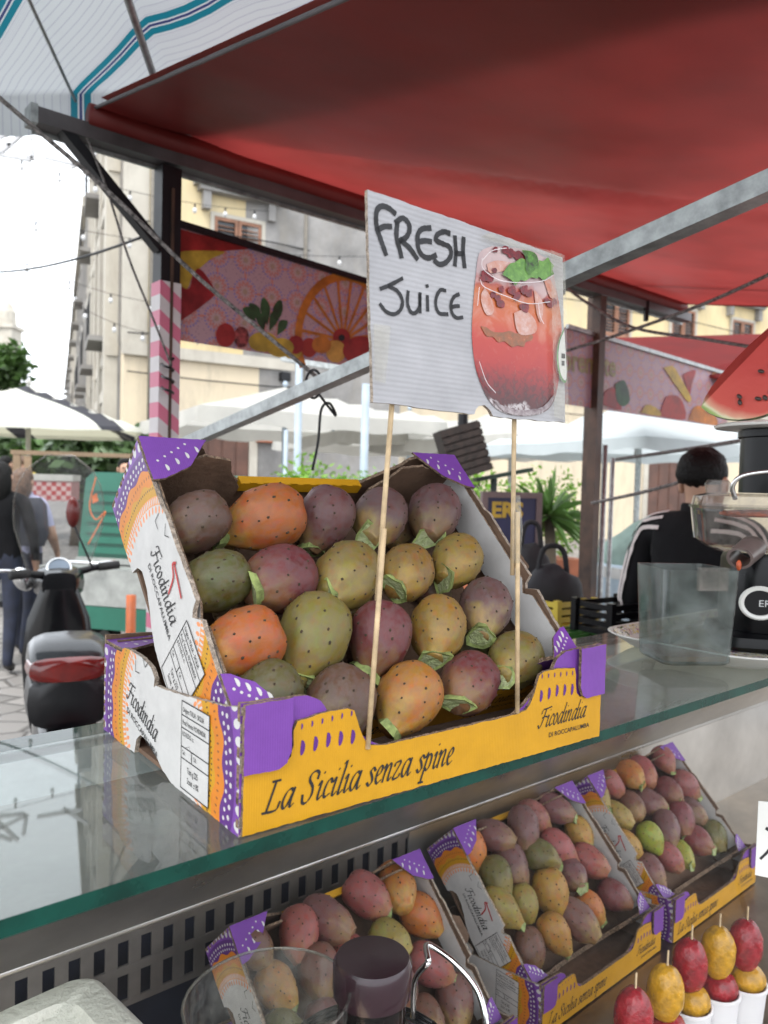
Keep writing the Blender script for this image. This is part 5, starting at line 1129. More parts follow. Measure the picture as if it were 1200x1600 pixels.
for px0, px1, py in ((300, 387, 672), (484, 582, 676), (640, 700, 690), (1010, 1075, 700)):
    a, b = fc(px0, 700)[0], fc(px1, 700)[0]; h = fc(px0, py)[1]
    dr_ = MB().box((a, -.075, .02), (b, -.052, h)).build('door', DOORB, pal)
    for q in range(4): MB().box((a + (b - a) * (q + .08) / 4, -.095, .1), (a + (b - a) * (q + .92) / 4, -.0755, h - .1)).build('panel', DOORB, dr_)
    fr = MB(); fr.box((a - .2, -.13, 0), (a - .002, -.053, h + .2)); fr.box((b + .002, -.13, 0), (b + .2, -.053, h + .2)); fr.box((a - .001, -.13, h + .002), (b + .001, -.053, h + .2)); fr.build('frame', STONEL, dr_)
for px, py in ((365, 560), (450, 555)):
    a, h = fc(px, py); 
q = fc(440, 590); lm = MB(); lm.box((q[0] - .12, -.3, q[1] - .1), (q[0] + .12, -.052, q[1] + .1)); lm.build('wall_lamp', DARKM, pal)
q = fc(412, 684); pb0 = MB().box((q[0] - .25, -.35, q[1] - .12), (q[0] + .25, -.053, q[1] + .1)).build('window_box', mat('terracotta', (.36, .12, .06), .8), pal)
LEAFD = mat('dark_leaf', (.045, .09, .022), .5, var=.4, scale=2); LEAFL = mat('bright_leaf', (.17, .34, .035), .45, var=.35, scale=2, transl=.3); LEAFM = mat('mid_leaf', (.07, .15, .03), .5, var=.4, scale=2, transl=.2)
def leaves(mb, c, rad, n, size, rnd, shell=.55):
    c = Vector(c); rad = Vector(rad)
    for _ in range(n):
        d = Vector((rnd.gauss(0, 1), rnd.gauss(0, 1), rnd.gauss(0, 1))).normalized() * (shell + (1 - shell) * rnd.random()) * (1 + .18 * noise.noise(Vector((rnd.random() * 4, _ * .1, 0))))
        p = c + Vector((d.x * rad.x, d.y * rad.y, d.z * rad.z)); x = Vector((rnd.gauss(0, 1), rnd.gauss(0, 1), rnd.gauss(0, .7))).normalized(); y = x.orthogonal().normalized(); y = (Matrix.Rotation(rnd.uniform(0, 6.28), 3, x) @ y); s_ = size * rnd.uniform(.6, 1.3)
        mb.add([p - x * s_, p + y * s_ * .45, p + x * s_, p - y * s_ * .45], [(0, 1, 2, 3)])
mb = MB(); leaves(mb, (q[0], -.25, q[1] + .25), (.35, .15, .22), 120, .07, random.Random(2)); mb.build('window_box_plant', LEAFD, pal)
for px in (232, 470, 610):
    x = fc(px, 500)[0]; MB().tube([(x, -.2, 0), (x, -.2, 16)], .05, 8).build('drain_pipe', mat('dull_pipe', (.20, .18, .15), .7), pal, smooth=True)
for k, z in enumerate((zs - .5, zs + .4, zs + 2.9)):
    MB().tube([(i * 1.7, -.19, z - .07 * math.sin(i * 2.1 + k) ** 2) for i in range(20)], .016, 5).build('wall_cable', DARKM, pal, smooth=True)
# ------------------------------------------------------------------ grey street front running away to the left
GD = Vector((-.389, .921, 0)).normalized(); GN = Vector((-GD.y, GD.x, 0)); 
MG = Matrix(((GD.x, -GN.x, 0, F0.x - .25), (GD.y, -GN.y, 0, F0.y + .25), (0, 0, 1, 0), (0, 0, 0, 1)))
BALM = stained('stone_balcony', (.26, .25, .235), (.20, .19, .18), 1.5); gx = 0; rnd = random.Random(3)
GL = ['nearest grey stone palace with balconies on the receding street', 'second grey palace on the receding street, beyond the nearest one', 'third, farther pale palace on the receding street', 'farthest palace at the end of the receding street']
for k, (ln, hh, m) in enumerate(((13, 13.2, STONE), (16, 12.0, STONEL), (18, 11.4, STONE), (24, 11.0, STONEL))):
    b = thing('street_palace', GL[k], 'building', M=MG @ Matrix.Translation((gx, 0, 0)), group='palaces along the receding street')
    MB().box((0.01, 0, 0), (ln, 7, hh)).build('wall', m, b)
    MB().box((-.05, -.45, hh - .35), (ln + .05, -.002, hh + .05)).build('cornice', STONEL, b)
    for z in (4.3, 8.4): MB().box((0, -.25, z), (ln, -.003, z + .25)).build('string_course', STONEL, b)
    nb_ = int(ln / 2.6)
    for i in range(nb_):
        x = (i + .5) * ln / nb_
        MB().box((x - ln / nb_ / 2 + .05, -.3, 0), (x - ln / nb_ / 2 + .6, -.004, hh - .36)).build('pilaster', STONEL if m is STONE else STONE, b)
        for z, h in ((.1, 3.2), (4.9, 2.8), (9.0, 2.0)):
            w_ = MB().box((x - .3, -.05, z), (x + .8, -.004, z + h)).build('window', DGL, b)
            MB().box((x - .5, -.28, z + h + .05), (x + 1.0, -.006, z + h + .3)).build('hood', STONEL, w_)
            if z > 1 and (i + int(z)) % 2 == 0:
                MB().box((x - .6, -.62, z - .18), (x + 1.1, -.006, z - .06)).build('balcony_slab', BALM, w_); bl = MB(); bl.box((x - .6, -.60, z + .85), (x + 1.1, -.57, z + .89))
                for t in range(9): bl.box((x - .6 + t * .2, -.60, z - .059), (x - .58 + t * .2, -.58, z + .85))
                bl.build('railing', DARKM, w_)
    gx += ln + .02
# church tower far off, trees at the left edge
q = at(8, 515, 110)
tw = thing('church_tower', 'small pale bell tower far off at the left edge', 'tower', loc=(q.x, q.y, 0))
MB().box((-1.6, -1.6, 0), (1.6, 1.6, q.z)).build('shaft', STONEL, tw); MB().box((-1.9, -1.9, q.z), (1.9, 1.9, q.z + .5)).build('cornice', STONEL, tw); MB().lathe([(1.5, q.z + .5), (1.4, q.z + 2.4), (1.0, q.z + 3.4), (.1, q.z + 4.6)], 12).build('cupola', STONEL, tw)
def tree(label, loc, h, r, leaf, seed, n=2600, size=.16):
    t = thing('street_tree', label, 'tree', loc=loc, group='trees along the street'); rn = random.Random(seed)
    mb = MB().tube([(0, 0, 0), (.05, 0, h * .35), (-.05, .05, h * .6), (.1, 0, h * .8)], [.16, .12, .09, .04], 8)
    for k in range(5):
        a = k * 1.3; mb.tube([(0, 0, h * (.35 + .06 * k)), (r * .4 * math.cos(a), r * .4 * math.sin(a), h * (.5 + .06 * k)), (r * .75 * math.cos(a), r * .75 * math.sin(a), h * (.6 + .07 * k))], [.07, .045, .02], 6)
    mb.build('trunk', mat('bark', (.09, .07, .05), .9), t, smooth=True)
    mb = MB()
    for k in range(11):
        a = rn.uniform(0, 6.28); d = rn.uniform(.1, .7) * r; leaves(mb, (d * math.cos(a), d * math.sin(a), h * rn.uniform(.5, .88)), (r * .45, r * .45, h * .14), n // 11, size, rn, .3)
    mb.build('crown', leaf, t); return t
for lb, px, Y, h, r, lf, sd_ in (('dark tree rising at the left edge of the street', -38, 24, 6.2, 1.6, LEAFM, 1), ('low dark tree behind the cream parasol, left', 62, 19, 2.9, 1.5, LEAFD, 2), ('dark tree between cream parasol and striped post', 175, 16, 2.7, 1.3, LEAFD, 3), ('bushy dark tree right of the parasol poles', 120, 17.5, 2.6, 1.2, LEAFM, 4)):
    q = at(px, 760, Y); tree(lb, (q.x, q.y, 0), h, r, lf, sd_)
# ------------------------------------------------------------------ parasols
def parasol(name, label, loc, half, edge, rise, rot, cloth, pole, group, val=.16, offpole=0, stripes=None):
    t = thing(name, label, 'parasol', loc=loc, rotz=rot, group=group); mb = MB(); n = 12; vs = []
    for j in range(n + 1):
        for i in range(n + 1):
            x, y = -1 + 2 * i / n, -1 + 2 * j / n; m_ = max(abs(x), abs(y)); mn = min(abs(x), abs(y)); z = edge + rise * (1 - m_) ** 1.05 - .05 * (1 - (mn / max(m_, .01))) * m_ * (1.2 - m_) * 2
            vs.append((x * half, y * half, z))
    mb.add(vs, [(j * (n + 1) + i, j * (n + 1) + i + 1, (j + 1) * (n + 1) + i + 1, (j + 1) * (n + 1) + i) for j in range(n) for i in range(n)])
    k = [i for i in range(n)] + [i * (n + 1) + n for i in range(n)] + [n * (n + 1) + i for i in range(n, 0, -1)] + [i * (n + 1) for i in range(n, 0, -1)]
    top = [Vector(vs[i]) for i in k]; bot = [p + Vector((p.x * .012, p.y * .012, -val * (1 + .12 * math.sin(i * 1.7)))) for i, p in enumerate(top)]; L_ = len(k)
    mb.add(top + bot, [(i, (i + 1) % L_, L_ + (i + 1) % L_, L_ + i) for i in range(L_)])
    mb.build('canopy', cloth, t, smooth=True)
    mb = MB().tube([(offpole, 0, 0), (offpole, 0, edge + rise - .02)], .03, 10); mb.build('pole', pole, t, smooth=True)
    for sx in (-1, 1):
        for sy in (-1, 1): MB().bar((0, 0, edge + rise - .06), (sx * half * .98, sy * half * .98, edge - .03), .02).build('rib', pole, t)
    MB().box((-.35 + offpole, -.35, 0), (.35 + offpole, .35, .07)).build('base', DARKM, t)
    MB().lathe([(.02, edge + rise), (.035, edge + rise + .03), (.02, edge + rise + .07)], 10).build('finial', pole, t)
    return t
CREAM = mat('white_parasol_cloth', (.58, .57, .53), .8, var=.08, scale=2, transl=.45)
PALEBLUE = mat('blue_white_parasol_cloth', (.55, .60, .61), .8, var=.06, scale=2, transl=.45)
BPOLE = mat('blue_grey_pole', (.30, .36, .42), .5, var=.1)
def swoosh():
    m, nt, p = base_mat('striped_parasol_cloth'); tc = nd(nt, 'ShaderNodeTexCoord'); sp = nd(nt, 'ShaderNodeSeparateXYZ'); lk(nt, tc.outputs['Object'], sp.inputs[0])
    w = mth(nt, 'ADD', mth(nt, 'MULTIPLY', sp.outputs[0], .9), mth(nt, 'MULTIPLY', mth(nt, 'SINE', mth(nt, 'MULTIPLY', sp.outputs[1], 1.4)), .5)); w = mth(nt, 'ADD', w, mth(nt, 'MULTIPLY', sp.outputs[2], .9))
    f = mth(nt, 'LESS_THAN', mth(nt, 'FRACT', mth(nt, 'ADD', mth(nt, 'MULTIPLY', w, .8), 20.3)), .17)
    col = mixc(nt, f, (.62, .62, .55), (.035, .035, .045)); lk(nt, col, p.inputs['Base Color']); p.inputs['Roughness'].default_value = .7
    tr = nd(nt, 'ShaderNodeBsdfTranslucent'); lk(nt, mixc(nt, .5, col, (.6, .55, .25), 'MULTIPLY'), tr.inputs[0]); mx = nd(nt, 'ShaderNodeMixShader'); mx.inputs[0].default_value = .35; lk(nt, p.outputs[0], mx.inputs[1]); lk(nt, tr.outputs[0], mx.inputs[2]); lk(nt, mx.outputs[0], nt.nodes['Material Output'].inputs[0]); return m
q = at(45, 600, 9.5); parasol('parasol', 'cream parasol with black swooping stripes at the left', (q.x, q.y, 0), 1.25, 2.12, .52, .35, swoosh(), CREAM, 'parasols in the square', val=.05)
q = at(445, 640, 9.5); parasol('parasol', 'white square parasol left of the sign, below the banner', (q.x, q.y, 0), 1.42, 2.28, .42, .5, CREAM, BPOLE, 'parasols in the square')
q = at(640, 650, 11.5); parasol('parasol', 'white square parasol directly behind the sign skewers', (q.x, q.y, 0), 1.6, 2.2, .45, .42, CREAM, BPOLE, 'parasols in the square')
q = at(800, 650, 10); parasol('parasol', 'white square parasol just right of the sign', (q.x, q.y, 0), 1.3, 2.12, .45, .6, CREAM, GALV, 'parasols in the square')
q = at(1000, 650, 7.6); parasol('parasol', 'pale bluish parasol behind the brown posts', (q.x, q.y, 0), 1.15, 1.98, .45, .5, PALEBLUE, GALV, 'parasols in the square', val=.1)
for lb, px, y0, Y, r in (('blue grey steel pole below the banner, left one of two', 468, 568, 6.4, .030), ('blue grey steel pole half hidden by the sign edge', 572, 600, 6.2, .032), ('thin grey pole between the two blue grey poles', 447, 672, 7.5, .02)):
    p = at(px, y0, Y); mb = MB().tube([(0, 0, 0), (0, 0, p.z)], r, 10); o = mb.build('steel_pole', BPOLE, M=Matrix.Translation((p.x, p.y, 0)), smooth=True); tag(o, lb, 'pole', 'poles in the square')
q0, q1 = at(442, 560, 6.5), at(560, 580, 6.3); mb = MB().bar(q0, q1, .08, .05); single(mb, 'pole_bracket', GALV, 'grey crossbar under the left banner on the pole tops', 'crossbar')
# ------------------------------------------------------------------ planting and odds and ends behind the crate
def planter(label, px, py, Y, w, h, leaf, seed, n=2200, size=.026, box=True):
    p = at(px, py, Y); t = thing('planter', label, 'planter', loc=(p.x, p.y, 0), rotz=.5, group='planters in the square')
    zb = p.z - h; loft_ = MB(); loft(loft_, [rr(w * .46, .16, .04, 0), rr(w * .5, .2, .04, zb + .06)]); loft_.build('box', mat('terracotta', (.36, .12, .06), .8) if box else DARKM, t)
    mb = MB(); rn = random.Random(seed)
    for k in range(9): leaves(mb, ((k - 4) / 4.6 * w * .5, rn.uniform(-.1, .1), zb + h * rn.uniform(.35, .62)), (w * .14, .22, h * .42), n // 9, size, rn, .2)
    mb.build('foliage', leaf, t)
    mb = MB()
    for k in range(8): mb.tube([((k - 4) / 4.6 * w * .5, 0, zb), ((k - 4) / 4.6 * w * .5 + rn.uniform(-.05, .05), rn.uniform(-.05, .05), zb + h * .5)], .008, 5)
    mb.build('stems', mat('bark', (.09, .07, .05), .9), t)['kind'] = 'stuff'
planter('planter of bright green leaves showing over the crate top, left', 555, 712, 6.0, 1.15, .5, LEAFL, 11)
planter('planter of bright green leaves right of the crate', 818, 722, 5.6, .9, .75, LEAFL, 12, n=2600)
planter('dark green planter by the doors behind the crate', 690, 720, 8.5, 1.0, .5, LEAFD, 13)
p = at(862, 735, 5.2); yu = thing('yucca', 'spiky yucca plant beside the brown post', 'plant', loc=(p.x, p.y, 0)); rn = random.Random(9)
mb = MB().tube([(0, 0, .3), (.03, 0, .8), (0, .02, p.z - .3)], [.05, .04, .035], 8); mb.build('stem', mat('bark', (.09, .07, .05), .9), yu, smooth=True)
mb = MB()
for k in range(60):
    a, e = rn.uniform(0, 6.28), rn.uniform(-.5, 1.4); L_ = rn.uniform(.25, .42); d = Vector((math.cos(a) * math.cos(e), math.sin(a) * math.cos(e), math.sin(e))); s_ = d.cross(ZZ).normalized() * .016; b0 = Vector((0, .02, p.z - .3)); m_ = b0 + d * L_ * .6; tp = b0 + d * L_ - Vector((0, 0, .06))
    mb.add([b0 - s_, b0 + s_, m_ + s_, tp, m_ - s_], [(0, 1, 2, 3, 4)])
mb.build('leaves', LEAFM, yu); MB().lathe([(.16, 0), (.2, .32), (.19, .33)], 16).build('pot', mat('terracotta', (.36, .12, .06), .8), yu)
# dark slatted menu box on a stand, tilted
p = at(722, 700, 4.6); ms = thing('menu_stand', 'dark slatted box tilted on a stand behind the crate', 'stand', loc=(p.x, p.y, 0)); WICK = mat('dark_wicker', (.03, .02, .016), .7, var=.5, scale=30)
RT = Matrix.Translation((0, 0, p.z)) @ Matrix.Rotation(R(-18), 4, 'Y') @ Matrix.Rotation(.3, 4, 'Z')
MB().box((-.13, -.06, -.17), (.12, .06, .13), RT).build('body', WICK, ms)
for k in range(7): MB().box((-.135, -.068, -.165 + k * .042), (.125, -.0605, -.132 + k * .042), RT).build('slat', WICK, ms)
mb = MB().tube([(.0, 0, 0), (.0, 0, p.z + .2)], .03, 8); mb.build('post', DARKM, ms); mb = MB(); loft(mb, [rr(.2, .2, .05, 0), rr(.18, .18, .05, .03)]); mb.build('foot', DARKM, ms)
p = at(785, 742, 4.7); mb = MB(); mb.box((-.17, -.1, -.012), (.17, .1, .012), Matrix.Translation((p.x, p.y, p.z)) @ Matrix.Rotation(R(-12), 4, 'Y')); mb.tube([(p.x - .05, p.y, 0), (p.x - .05, p.y, p.z)], .02, 8); single(mb, 'side_table', mat('dark_green_top', (.012, .03, .02), .5), 'small dark green table right behind the crate corner', 'table')
# framed board lettered ERS
p = at(798, 800, 3.9); Mb = Matrix.Translation((p.x, p.y, 0)) @ Matrix.Rotation(.15, 4, 'Z'); eb = thing('letter_board', 'navy board with yellow letters ERS in a brown frame beside the crate', 'board', M=Mb)
w_, zt_ = .125, p.z + .10
MB().box((-w_, -.015, .25), (w_, .01, zt_ - .03)).build('panel', mat('navy_board', (.02, .022, .07), .5), eb)
mb = MB(); mb.box((-w_ - .03, -.025, .22), (-w_ - .0005, .015, zt_)); mb.box((w_ + .0005, -.025, .22), (w_ + .03, .015, zt_)); mb.box((-w_, -.025, zt_ - .0295), (w_, .015, zt_)); mb.build('frame', mat('mauve_brown_frame', (.14, .10, .10), .6), eb)
mb = MB(); text_into(mb, 'ERS', .105, -.105, zt_ - .125, 0, Matrix.Translation((0, -.017, 0)) @ Matrix.Rotation(R(90), 4, 'X'), bold=.004); mb.build('lettering', mat('yellow_letters', (.45, .30, .03), .5), eb)['kind'] = 'stuff'
for sx in (-1, 1): MB().box((sx * (w_ + .015) - .015, -.02, 0), (sx * (w_ + .015) + .015, .015, .2195)).build('leg', DARKM, eb)
# black bag, yellow crate, green crate, black chair by the post
def bag(nm, label, px, py, Y, rx, rz, m, cat, seed):
    p = at(px, py, Y); mb = MB(); mb.sphere((0, 0, 0), (rx, rx * .7, rz), 20, 14, fn=lambda d: 1 + .16 * noise.noise(d * 1.6 + Vector((seed, 0, 0))) + .05 * noise.noise(d * 5)); 
    t = thing(nm, label, cat, loc=(p.x, p.y, p.z - rz)); mb.v = [tuple(Vector(v) + Vector((0, 0, rz))) for v in mb.v]; mb.build('body', m, t, smooth=True)
    MB().tube(smooth_line([(-rx * .5, 0, rz * 1.6), (-rx * .3, 0, rz * 2.5), (rx * .3, 0, rz * 2.5), (rx * .5, 0, rz * 1.6)], 5), .012, 7).build('strap', m, t, smooth=True); return t
def stool(label, px, py, Y, w):
    p = at(px, py, Y); t = thing('folding_table', label, 'table', loc=(p.x, p.y, 0), rotz=.5, group='tables behind the stall'); z = p.z
    MB().box((-w, -.22, z - .03), (w, .22, z)).build('top', mat('worn_wood', (.22, .15, .09), .7), t)
    for sx in (-1, 1):
        for sy in (-1, 1): MB().bar((sx * w * .9, sy * .18, 0), (sx * w * .9, sy * .18, z - .031), .03).build('leg', DARKM, t)
    return z
stool('low wooden table holding the black bag behind the crate', 845, 1010, 3.3, .28)
bag('black_bag', 'bulky black bag with strap left of the brown post', 862, 935, 3.3, .13, .14, mat('black_fabric', (.012, .012, .015), .8, var=.4), 'bag', 4)
bag('black_bag', 'black bag leaning above the other one behind the crate', 828, 905, 3.5, .10, .16, mat('black_fabric2', (.018, .018, .02), .8, var=.4), 'bag', 8)
def slat_crate(label, px, py, Y, w, h, m, grp='plastic crates behind the stall'):
    p = at(px, py, Y); t = thing('plastic_crate', label, 'crate', loc=(p.x, p.y, p.z - h / 2), rotz=.6, group=grp)
    for k in range(4):
        z = k * h / 4; fr = MB(); e = .008
        fr.box((-w, -w * .7, z), (w, -w * .7 + e, z + h / 6)); fr.box((-w, w * .7 - e, z), (w, w * .7, z + h / 6)); fr.box((-w, -w * .7 + e, z), (-w + e, w * .7 - e, z + h / 6)); fr.box((w - e, -w * .7 + e, z), (w, w * .7 - e, z + h / 6)); fr.build('band', m, t)
    for sx in (-1, 1):
        for sy in (-1, 1): MB().box((sx * w - .012, sy * w * .7 - .012, -.001), (sx * w + .012, sy * w * .7 + .012, h)).build('corner', m, t)
    MB().box((-w + .01, -w * .7 + .01, .002), (w - .01, w * .7 - .01, .01)).build('floor', m, t)
slat_crate('yellow plastic crate behind the purple crate corner', 878, 955, 3.2, .11, .12, mat('yellow_plastic', (.50, .38, .03), .4))
slat_crate('green plastic crate beside the tray end', 892, 992, 2.9, .07, .05, mat('green_plastic', (.04, .16, .03), .4))
slat_crate('black plastic crate between post and vendor', 960, 960, 2.9, .12, .12, BLKP)
stool('table holding plastic crates behind the counter', 900, 1018, 2.95, .42)
# grey green cover, stacked boxes behind the vendor
p = at(1035, 865, 4.6); mb = MB(); mb.sphere((p.x, p.y, p.z - .2), (.42, .35, .42), 22, 14, fn=lambda d: 1 + .14 * noise.noise(d * 1.7) + .05 * noise.noise(d * 5)); single(mb, 'covered_goods', mat('grey_green_cloth', (.17, .24, .21), .9, var=.25, scale=5), 'heap of goods under a grey green cloth behind the vendor', 'covered goods', smooth=True)
p = at(985, 905, 4.4); t = thing('cardboard_box', 'pale blue box left of the covered heap', 'box', loc=(p.x, p.y, 0), rotz=.4); MB().box((-.2, -.15, .3), (.2, .15, p.z + .08)).build('body', mat('pale_blue_box', (.34, .42, .48), .7), t); MB().box((-.19, -.14, 0), (.19, .14, .2995)).build('support', DARKM, t); MB().box((-.203, -.153, p.z + .02), (.203, .153, p.z + .0798)).build('lid', mat('white_box', (.5, .5, .48), .7), t)


# ================================================================== people
SKINC = mat('skin', (.42, .24, .16), .5, var=.12, scale=6); SHOE = mat('dark_shoe', (.03, .028, .028), .6)
def skinned(pts, edges, root, sub=2):
    me = D.meshes.new('body'); me.from_pydata([p[0] for p in pts], edges, []); o = D.objects.new('body', me); COL.objects.link(o)
    sk = o.modifiers.new('s', 'SKIN'); sk.use_smooth_shade = True
    for i, p in enumerate(pts):
        d = me.skin_vertices[0].data[i]; r = p[1]; d.radius = r if isinstance(r, tuple) else (r, r); d.use_root = (i == root)
    ss = o.modifiers.new('d', 'SUBSURF'); ss.levels = sub; ss.render_levels = sub
    bpy.context.view_layer.update()
    out = D.meshes.new_from_object(o.evaluated_get(bpy.context.evaluated_depsgraph_get())); D.objects.remove(o); return out
def person(label, loc, rotz, h, top, legs, hairm, hair='short', arms=((.26, .02, 1.12, .25, -.1, .90), (.26, .02, 1.12, .25, -.1, .90)), stride=.12, lean=0, group='people in the street', sleeve=1.0, headturn=0, build=1.0, bag=False):
    """faces -y; arms = elbow xyz, wrist xyz for each side"""
    t = thing('person', label, 'person', M=Matrix.Translation(loc) @ Matrix.Rotation(rotz, 4, 'Z') @ Matrix.Diagonal((h / 1.75, h / 1.75, h / 1.75, 1)), group=group)
    b = build; L = lean
    P = [((0, 0, .96), (.155 * b, .12 * b)), ((0, -L * .4, 1.14), (.145 * b, .11 * b)), ((0, -L * .8, 1.32), (.17 * b, .125 * b)), ((0, -L, 1.44), (.12 * b, .09)), ((0, -L * 1.1, 1.50), .062), ((0, -L * 1.2 - .01, 1.55), (.066, .074)), ((0, -L * 1.25 - .012, 1.62), (.080, .096)), ((0, -L * 1.25, 1.69), (.062, .078))]
    E_ = [(0, 1), (1, 2), (2, 3), (3, 4), (4, 5), (5, 6), (6, 7)]
    for sx, (ex, ey, ez, wx, wy, wz) in zip((-1, 1), arms):
        i = len(P); P += [((sx * .175 * b, -L, 1.43), .068 * b), ((sx * ex, ey - L, ez), .048 * b), ((sx * wx, wy - L, wz), .032), ((sx * wx * 1.0, wy - .03 - L, wz - .08), (.03, .02)), ((sx * wx * .98, wy - .045 - L, wz - .15), (.022, .014))]
        E_ += [(3, i), (i, i + 1), (i + 1, i + 2), (i + 2, i + 3), (i + 3, i + 4)]
    for sx in (-1, 1):
        i = len(P); st = stride * sx; P += [((sx * .09 * b, 0, .88), .1 * b), ((sx * .1, -st * .5 - .02, .48), .066 * b), ((sx * .1, -st + .03, .09), .042), ((sx * .1, -st - .12, .035), (.042, .03))]
        E_ += [(0, i), (i, i + 1), (i + 1, i + 2), (i + 2, i + 3)]
    me = skinned(P, E_, 0)
    for m in (SKINC, top, legs, SHOE): me.materials.append(m)
    for f in me.polygons:
        c = f.center; mi = 0
        if c.z < .09: mi = 3
        elif c.z < .97: mi = 2 if abs(c.x) < .22 * b or c.z < .7 else 0
        elif c.z < 1.475 or (c.z < 1.53 and math.hypot(c.x, c.y + L * 1.1) > .066): mi = 1
        wr = [a[5] for a in arms]; 
        for sx, a in zip((-1, 1), arms):
            if c.x * sx > .17 and .7 < c.z < 1.5:
                d = (c - Vector((sx * a[3], a[4] - L, a[5]))).length; mi = 0 if (c.z < a[5] + .02 and d < .2) else 1
                if sleeve < 1 and c.z < a[2] + .1: mi = 0
        f.material_index = mi; f.use_smooth = True
    o = D.objects.new('body', me); COL.objects.link(o); o.parent = t
    hx = Vector((0, -L * 1.25, 1.625))
    mb = MB(); mb.sphere(hx + Vector((0, .012, .030)), (.087, .103, .088), 24, 18, fn=lambda d: (1 + .05 * noise.noise(d * 4) + .05 * noise.noise(d * 11)) * (1 if d.y > -.35 or d.z > .45 else .82) * (1 if d.z > -.55 else .85))
    if hair == 'long': mb.sphere(hx + Vector((0, .055, -.06)), (.098, .07, .17), 18, 12, fn=lambda d: 1 + .12 * noise.noise(d * 3))
    mb.build('hair', hairm, t, smooth=True)
    for sx in (-1, 1): MB().sphere(hx + Vector((sx * .082, .005, -.02)), (.012, .022, .032), 10, 8).build('ear', SKINC, t, smooth=True)
    MB().sphere(hx + Vector((0, -.108, -.03)), (.013, .02, .024), 10, 8).build('nose', SKINC, t, smooth=True)
    for sx in (-1, 1): MB().sphere(hx + Vector((sx * .032, -.088, .0)), (.013, .008, .007), 8, 6).build('eye', DARKM, t, smooth=True)
    MB().sphere(hx + Vector((0, -.088, -.068)), (.024, .008, .006), 8, 6).build('mouth', mat('lips', (.35, .12, .1), .5), t, smooth=True)
    return t
BLK = mat('black_jersey', (.004, .004, .005), .85, var=.3, scale=10, spec=.2, bump=.5, bscale=14); JEANS = mat('dark_jeans', (.014, .018, .036), .85, var=.3, scale=14); HAIRB = mat('brown_hair', (.11, .06, .035), .6, var=.4, scale=40); HAIRK = mat('black_hair', (.004, .0035, .003), .6, var=.4, scale=60, spec=.2, bump=.8, bscale=90); LILAC = mat('lilac_shirt', (.36, .36, .50), .8, var=.15)
# vendor in the tracksuit
q = at(1088, 760, 2.75)
vd = person('vendor with short black hair in black tracksuit top with white shoulder stripes', (q.x, q.y, 0), R(128), 1.72, BLK, BLK, HAIRK, arms=((.27, .02, 1.14, .24, -.16, .98), (.27, .02, 1.14, .24, -.16, .98)), lean=.04, build=1.12, group=None, stride=.03)
WSTR = mat('white_stripe_cloth', (.55, .50, .48), .8, var=.1)
body = [o for o in D.objects if o.parent == vd and o.name.startswith('body')][0]
from mathutils.bvhtree import BVHTree
bvh = BVHTree.FromPolygons([v.co.copy() for v in body.data.vertices], [tuple(p.vertices) for p in body.data.polygons])
for sx in (-1, 1):
    path = smooth_line([(sx * .10, -.04, 1.42), (sx * .15, -.04, 1.425), (sx * .195, -.04, 1.41), (sx * .235, -.032, 1.30), (sx * .265, -.024, 1.17), (sx * .262, -.06, 1.10)], 5); nP = len(path)
    for psi in (R(28), R(52), R(76)):
        L_, Rr, C_ = [], [], []
        for i, c in enumerate(path):
            f = min(1, i / nP * 1.7); o_ = Vector((sx * f, 0, 1 - f * .9)).normalized(); d = o_ * math.cos(psi) + Vector((0, 1, 0)) * math.sin(psi); hit = bvh.find_nearest(c + d * .11)
            C_.append((hit[0] + hit[1] * .005, hit[1]))
        for i in range(nP):
            tg = (C_[min(i + 1, nP - 1)][0] - C_[max(i - 1, 0)][0]).normalized(); w_ = tg.cross(C_[i][1]).normalized() * .0075; L_.append(C_[i][0] + w_); Rr.append(C_[i][0] - w_)
        MB().add(L_ + Rr, [(i, nP + i, nP + i + 1, i + 1) for i in range(nP - 1)]).build('sleeve_stripe', WSTR, vd, smooth=True)
mb = MB().lathe([(.085, 1.44), (.078, 1.475), (.072, 1.535), (.066, 1.54)], 20, Matrix.Translation((0, -.045, 0)), close=False); mb.build('collar', BLK, vd, smooth=True)
# passers-by, left
for lb, px, py, Y, rz, h, tm, lm, hm, hr, kw in (
    ('woman in black with dark hair walking away at the left edge', 2, 745, 6.1, 190, 1.66, BLK, JEANS, HAIRK, 'long', {}),
    ('woman in a lilac shirt with brown hair and a dark shoulder bag', 38, 742, 6.6, 172, 1.62, LILAC, JEANS, HAIRB, 'long', {'sleeve': .5, 'arms': ((.28, .0, 1.12, .20, -.2, 1.0), (.30, -.02, 1.14, .26, -.2, .98))}),
    ('distant man in a black shirt under the cream parasol', 10, 690, 12, 160, 1.85, BLK, JEANS, HAIRK, 'short', {}),
    ('distant person in a yellow top under the cream parasol', 36, 695, 13.5, 200, 1.9, mat('yellow_top', (.5, .38, .08), .8), JEANS, HAIRB, 'short', {}),
    ('distant person in a navy top left of the parasol pole', 24, 705, 12.6, 180, 1.8, mat('navy_top', (.03, .04, .10), .8), JEANS, HAIRK, 'short', {}),
    ('distant man with dark hair behind the green vehicle', 198, 705, 8.2, 20, 1.78, mat('grey_top', (.16, .16, .17), .8), JEANS, HAIRK, 'short', {}),
    ('person sitting far behind the crate below the white parasol, left', 405, 735, 8.0, 10, 1.58, BLK, JEANS, HAIRK, 'short', {}),
    ('person in dark clothes beside the blue grey pole', 438, 738, 8.4, -20, 1.55, mat('grey_top', (.16, .16, .17), .8), JEANS, HAIRK, 'short', {})):
    q = at(px, py, Y); person(lb, (q.x, q.y, 0), R(rz), h, tm, lm, hm, hr, **kw)
